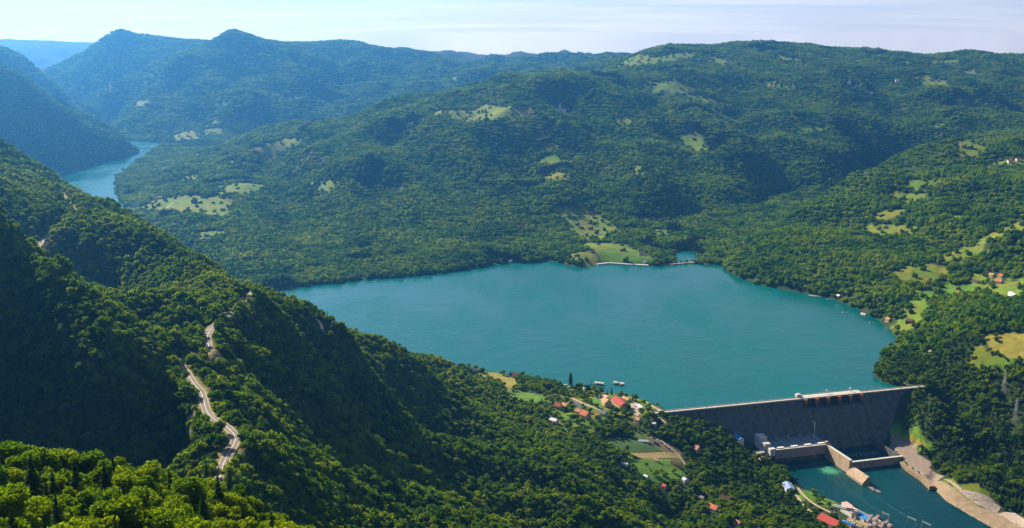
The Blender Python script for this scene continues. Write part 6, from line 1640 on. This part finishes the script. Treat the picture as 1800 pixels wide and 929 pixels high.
mb = MB(); mb.bar((6, 0, 22), (6, 0, 9), 0.12, 0.12, 4); mb.box((6, 0, 8.6), (1.0, 0.8, 1.2)); part(mb, "hook", DARK, cr)
mb = MB(); mb.box((-11, -4.6, 17.6), (3, 2.6, 2.8)); part(mb, "cab", GLASS, cr)
tr0 = None
TR_WHERE = ("first of the row beside the blue shed", "inner one close to the short line gantry", "water-side one nearest the short line gantry", "in the middle of the crowd", "just uphill of the middle line gantry", "on the land side behind the middle of the crowd",
            "water-side one nearest the middle line gantry", "between the middle and the tall line gantry", "land-side one nearest the blue shed", "lowest on the land side towards the warehouse", "lowest on the land side towards the tall gantry")
for k, (x, y) in enumerate(TRANSFORMERS):
    loc = (x, y, zg(x, y) + 0.3)
    if tr0 is None:
        tr0 = empty("transformer", loc, 0.5, label="transformer", category="transformer", group="transformers in the river switchyard")
        mb = MB(); mb.box((0, 0, 2.4), (6.5, 4.2, 4.8)); part(mb, "tank", T_ROSE, tr0)
        for sy in (-1, 1):
            mb = MB()
            for q in range(6): mb.box((-2.6 + q * 1.05, sy * 2.8, 2.3), (0.45, 1.3, 3.6))
            part(mb, "radiator", STEEL, tr0)
        mb = MB(); mb.bar((-2.6, 0, 6.1), (2.6, 0, 6.1), 0.7, 0.7, 8); part(mb, "expansion_tank", RENDER_W, tr0)
        for q in (-2, 0, 2):
            mb = MB(); mb.bar((q, 1.2, 4.8), (q * 1.25, 1.6, 8.2), 0.4, 0.18, 6); part(mb, "bushing", RENDER_T, tr0)
        t = tr0
    else: t = copy_tree(tr0)
    t['label'] = 'pinkish-grey transformer in the river switchyard, ' + TR_WHERE[k]
    t.location = loc; t.rotation_euler = (0, 0, 0.5 + 1.57 * (k % 2)); t.scale = (rs.uniform(.8, 1.1),) * 3
gaps = (("gantry_a", "steel line gantry at the river edge in the middle of the row", 15, 20), ("gantry_b", "short steel line gantry behind the transformers", 11, 15), ("gantry_c", "tall steel line gantry at the downstream end of the yard", 15, 21))
TOPS = []
for st, lb, w, h in gaps:
    x, y, a = SITES[st]; e = empty("line_gantry", (x, y, zg(x, y)), a, label=lb, category="gantry", group="line gantries of the river switchyard")
    for sx in (-1, 1):
        mb = MB(); mb.bar((sx * w / 2 - .8, 0, 0), (sx * w / 2, 0, h + 2), 0.30, 0.22, 5); mb.bar((sx * w / 2 + .8, 0, 0), (sx * w / 2, 0, h + 2), 0.30, 0.22, 5)
        for q in range(4): mb.bar((sx * w / 2 - .8 * (1 - q / 5), 0, h * q / 5), (sx * w / 2 + .8 * (1 - (q + 1) / 5), 0, h * (q + 1) / 5), 0.12, 0.12, 4)
        part(mb, "post", STEEL, e)
    mb = MB(); mb.box((0, 0, h), (w, 0.9, 0.35)); mb.box((0, 0, h - 1.3), (w, 0.5, 0.25))
    for q in range(8): mb.bar((-w / 2 + w * q / 8, 0, h), (-w / 2 + w * (q + .5) / 8, 0, h - 1.3), 0.1, 0.1, 4)
    part(mb, "beam", STEEL, e)
    for q in (-.3, 0, .3):
        mb = MB(); mb.bar((q * w, 0, h - .2), (q * w, 0, h - 2.2), 0.22, 0.22, 6); part(mb, "insulator", RENDER_W, e)
    c, s = math.cos(a), math.sin(a); TOPS.append([(x + q * w * c, y + q * w * s, zg(x, y) + h - 2.2) for q in (-.3, 0, .3)])
x, y, a = SITES['mast_yard']; e = empty("lightning_mast", (x, y, zg(x, y)), 0, label="thin steel lightning mast in the river switchyard", category="mast")
mb = MB(); mb.bar((0, 0, 0), (0, 0, 30), 0.4, 0.15, 6); part(mb, "pole", STEEL, e); mb = MB(); mb.box((0, 0, 0.3), (1.6, 1.6, .8)); part(mb, "base", PALE, e)
def pylon(st, H, lb):
    x, y, a = SITES[st]; e = empty("lattice_pylon", (x, y, zg(x, y)), 0.5, label=lb, category="pylon", group="pylons on the wooded bank")
    for sx in (-1, 1):
        for sy in (-1, 1):
            mb = MB(); mb.bar((sx * 3.2, sy * 3.2, -1), (sx * .6, sy * .6, H * .8), 0.20, 0.15, 4); mb.bar((sx * .6, sy * .6, H * .8), (0, 0, H), 0.2, 0.15, 4); part(mb, "leg", STEEL, e)
    mb = MB()
    for k in range(9):
        z0, z1 = H * .8 * k / 9, H * .8 * (k + 1) / 9; r0 = 3.2 - 2.6 * k / 9; r1 = 3.2 - 2.6 * (k + 1) / 9
        for q in range(4):
            c0 = [(-1, -1), (1, -1), (1, 1), (-1, 1)][q]; c1 = [(-1, -1), (1, -1), (1, 1), (-1, 1)][(q + 1) % 4]
            mb.bar((c0[0] * r0, c0[1] * r0, z0), (c1[0] * r1, c1[1] * r1, z1), 0.08, 0.08, 4); mb.bar((c1[0] * r0, c1[1] * r0, z0), (c0[0] * r1, c0[1] * r1, z1), 0.08, 0.08, 4)
    part(mb, "bracing", STEEL, e)
    for k, L in ((.72, 6), (.84, 7.5), (.94, 5)):
        mb = MB(); mb.bar((-L, 0, H * k), (0, 0, H * k + .8), 0.16, 0.2, 4); mb.bar((L, 0, H * k), (0, 0, H * k + .8), 0.16, 0.2, 4); mb.bar((-L, 0, H * k), (L, 0, H * k), 0.16, 0.16, 4); part(mb, "crossarm", STEEL, e)
pylon('pylon_a', 40, "lattice pylon on the wooded bank, standing nearer the dam road")
pylon('pylon_b', 42, "lattice pylon lower on the wooded bank above the river")
WIRE = plain("power cable", (0.30, 0.30, 0.32), 0.5, 0.1, 1.0, 0.4, 0, 0.4)
def line(a, b, sag, lb, group):
    e = empty("power_line", a, 0, label=lb, category="power line", group=group)
    a, b = Vector(a), Vector(b); mb = MB(); n = 18; P = [(b - a) * (k / n) - Vector((0, 0, sag * 4 * (k / n) * (1 - k / n))) for k in range(n + 1)]
    for p, q in zip(P[:-1], P[1:]): mb.bar(p, q, 0.035, 0.035, 3)
    part(mb, "cable", WIRE, e)
for k in range(4):
    line(at_dam(200 + k * 16, -88, RIVER_Z + 25), TOPS[1 if k < 2 else 0][k % 3], 9, "thin overhead power line from the power station roof over the river to the switchyard", "power lines over the tailwater")

# ------------------------------------------------ cars
def car(color):
    e = empty("parked_car", (0, 0, 0), 0)
    mb = MB(); mb.add([(x, y, z) for x, z in ((-2.1, .35), (-2.1, .95), (-1.0, 1.05), (1.0, 1.0), (2.1, .8), (2.1, .35)) for y in (-.85, .85)],
                      [(0, 2, 3, 1), (2, 4, 5, 3), (4, 6, 7, 5), (6, 8, 9, 7), (8, 10, 11, 9), (0, 1, 11, 10), (0, 10, 8, 6, 4, 2), (1, 3, 5, 7, 9, 11)]); part(mb, "body", color, e)
    mb = MB(); mb.box((-.3, 0, 1.25), (2.4, 1.55, .55), 0, 0, .75); part(mb, "windows", GLASS, e)
    mb = MB(); mb.box((-.35, 0, 1.55), (1.6, 1.15, .08)); part(mb, "roof", color, e)
    for sx in (-1.3, 1.3):
        for sy in (-.8, .8):
            mb = MB(); mb.bar((sx, sy - .1, .33), (sx, sy + .1, .33), .33, .33, 10); part(mb, "wheel", DARK, e)
    return e
PAINT = [plain("white car paint", (.7, .7, .7), .35, .05), plain("dark car paint", (.04, .04, .06), .35, .1), plain("red car paint", (.4, .05, .04), .35, .1), plain("silver car paint", (.4, .42, .44), .3, .1)]
kinds = [car(m) for m in PAINT]; used = [False] * 4
for k, (x, y) in enumerate(CARS):
    j = (0, 1, 0, 3, 1, 0, 2, 3)[k % 8]
    o = kinds[j] if not used[j] else copy_tree(kinds[j]); used[j] = True
    where = ("beside the field track below the village", "cars along the field track") if k < 8 else ("among the trees on the lakeside camp", "cars at the lakeside camp") if k < 11 else ("on the paved yard behind the red hall", "cars behind the red hall") if k < 14 else ("on the sandy road below the dam's village end", "cars on the road below the dam")
    o["label"] = ("white", "black", "red", "silver")[j] + " car parked " + where[0]; o["category"] = "car"; o["group"] = where[1]
    o.location = (x, y, zg(x, y) + .75); o.rotation_euler = (0, 0, rs.uniform(-.3, .3) + (2.3 if k < 8 else .6))

# ------------------------------------------------ caravans on the lakeside camp
cv0 = None
for k, (x, y) in enumerate(CARAVANS):
    if cv0 is None:
        cv0 = empty("caravan", (0, 0, 0), 0, category="caravan", group="caravans on the lakeside camp")
        mb = MB(); mb.prism([(-3, -1.2), (3, -1.2), (3, 1.2), (-3, 1.2)], .5, [2.9, 3.1, 3.1, 2.9]); part(mb, "body", RENDER_W, cv0)
        for sy in (-1.2, 1.2):
            mb = MB(); mb.box((.4, sy, 2.0), (2.2, .1, .7)); part(mb, "window", GLASS, cv0)
            mb = MB(); mb.bar((0, sy - .1, .4), (0, sy + .1, .4), .4, .4, 10); part(mb, "wheel", DARK, cv0)
        mb = MB(); mb.bar((3, 0, .6), (4.4, 0, .6), .08, .08, 4); part(mb, "drawbar", STEEL, cv0); e = cv0
    else: e = copy_tree(cv0)
    e["label"] = "white caravan on the lakeside camp, " + ("by the foot of the tall poplar", "beside the poplar at the water", "under the round oak by the shore", "between poplar and the first raft", "at its far shore corner", "behind the trees above the car park")[k]
    e.location = (x, y, zg(x, y) + .3); e.rotation_euler = (0, 0, rs.uniform(0, 3))

# ------------------------------------------------ trees that stand by themselves
def poplar(H, W, seed):
    rs = np.random.RandomState(seed); c = MB(); t = MB()
    for k in range(9):
        z = H * (.12 + .83 * k / 8); r = W * .5 * math.sin(math.pi * (.16 + .8 * k / 8)) ** .7
        lump(c, rs, (0, 0, z), (r * .85, r * .85, H * .09), .25, True); leaf_faces(c, rs, (0, 0, z), (r, r, H * .09), 60, .7)
    t.bar((0, 0, -1), (0, 0, H * .8), .45, .1)
    return c, t
def lone(name, pos, ct, leaf, label, category="tree", group=None, s=1.0):
    e = empty(name, (pos[0], pos[1], zg(pos[0], pos[1]) - .2), rs.uniform(0, 6), label=label, category=category, group=group); e.scale = (s, s, s)
    ct[0].build("crown", leaf, e); ct[1].build("trunk", BARK, e)
x, y, _ = SITES['poplar']; lone("poplar_tree", (x, y), poplar(27, 7.5, 4), NEEDLE, "tall dark slender poplar rising alone against the lake")
park = [("park_oak", "broadleaf_tree", "large round broadleaf tree on the village green %s", ("behind the floating rafts", "nearest the hall forecourt", "beside the tall poplar")),
        ("park_conifer", "conifer_tree", "dark conifer %s", ("behind the red hall's lake side", "on the shore between the two rafts", "shading the top of the sandy village track", "next to the poplar on the camp ground")),
        ("garden_tree", "broadleaf_tree", "garden tree %s", ("below the dark-roofed white house", "on the little bright lawn by the hall", "beside the reddish gable", "under the big orange-roofed house", "between hall and wood", "next to the hall's lower gable end", "below the paved yard"))]
for key, nm, lb, wh in park:
    for k, (p, wd_) in enumerate(zip(TREE_SITES[key], wh)):
        ct = conifer(300 + k, 16, 6.5, 12, 12, .9) if nm == "conifer_tree" else broadleaf(320 + k, 15 if key == "park_oak" else 11, 12 if key == "park_oak" else 9.5, 9, 420, .8)
        lone(nm, p, ct, NEEDLE if nm == "conifer_tree" else LEAF, lb % wd_)
for key, nm, lb, gr, W in (("lawn_tree", "broadleaf_tree", ("uppermost garden tree on the riverside lawn, near the pale blue warehouse", "tree on the water side of the lawn's middle", "lawn tree closest to the pale workshop", "tree on the strip between river road and lawn path", "lowest lawn tree by the river road", "second tree down the water side of the lawn", "third tree down the water side of the lawn"), "trees on the riverside lawn", 8), ("meadow_tree", "broadleaf_tree", ("biggest fruit tree, alone in the upper bright green meadow", "fruit tree in the middle of the bright meadow", "fruit tree at the lower right-hand clump of the bright meadow", "fruit tree nearest the meadow's wooded lower edge", "fruit tree by the long brown farm building"), "fruit trees in the bright meadow", 9), ("gold_tree", "broadleaf_tree", ("dark round bush out in the golden hillside meadow", "small bush higher up the golden hillside meadow", "bush at the wooded lower corner of the golden meadow", "bush on the green strip below the golden meadow", "bush farthest down the green strip of the golden meadow"), "bushes on the golden meadow", 9)):
    for k, p in enumerate(TREE_SITES[key]):
        lone(nm, p, broadleaf(400 + k + len(key), W * 1.1, W, 7, 320, .75), LEAF, lb[k], "tree", gr, rs.uniform(.75, 1.2))
for k, p in enumerate(CAUSEWAY):
    e = empty("broadleaf_tree", (p[0], p[1], 1.2), k, label="small tree on the causeway across the side inlet, %s" % ("at its quay end", "second from the quay", "third from the quay", "at the middle", "just past the middle", "third from the hill end", "second from the hill end", "at its hill end")[k], category="tree", group="trees on the causeway")
    ct = broadleaf(500 + k, 9, 8, 5, 160, 1.0); ct[0].build("crown", LEAF, e); ct[1].build("trunk", BARK, e); e.scale = (rs.uniform(.5, 1.1),) * 3

# ------------------------------------------------ the air
hz = bpy.data.materials.new("haze"); hz.use_nodes = True
hn = hz.node_tree.nodes; hn.clear()
ho = hn.new("ShaderNodeOutputMaterial"); hv = hn.new("ShaderNodeVolumePrincipled")
hv.inputs["Color"].default_value = (0.09, 0.40, 1.0, 1)
hv.inputs["Density"].default_value = 0.000060
hv.inputs["Anisotropy"].default_value = 0.72
hz.node_tree.links.new(hv.outputs[0], ho.inputs["Volume"])
_top = max(float(GZ.max()) + 22, 640)
_b = MB(); _b.box((0, 6000, (_top - 101) / 2), (46000, 34000, _top + 101))
haze = _b.build("haze", hz); haze["kind"] = "stuff"
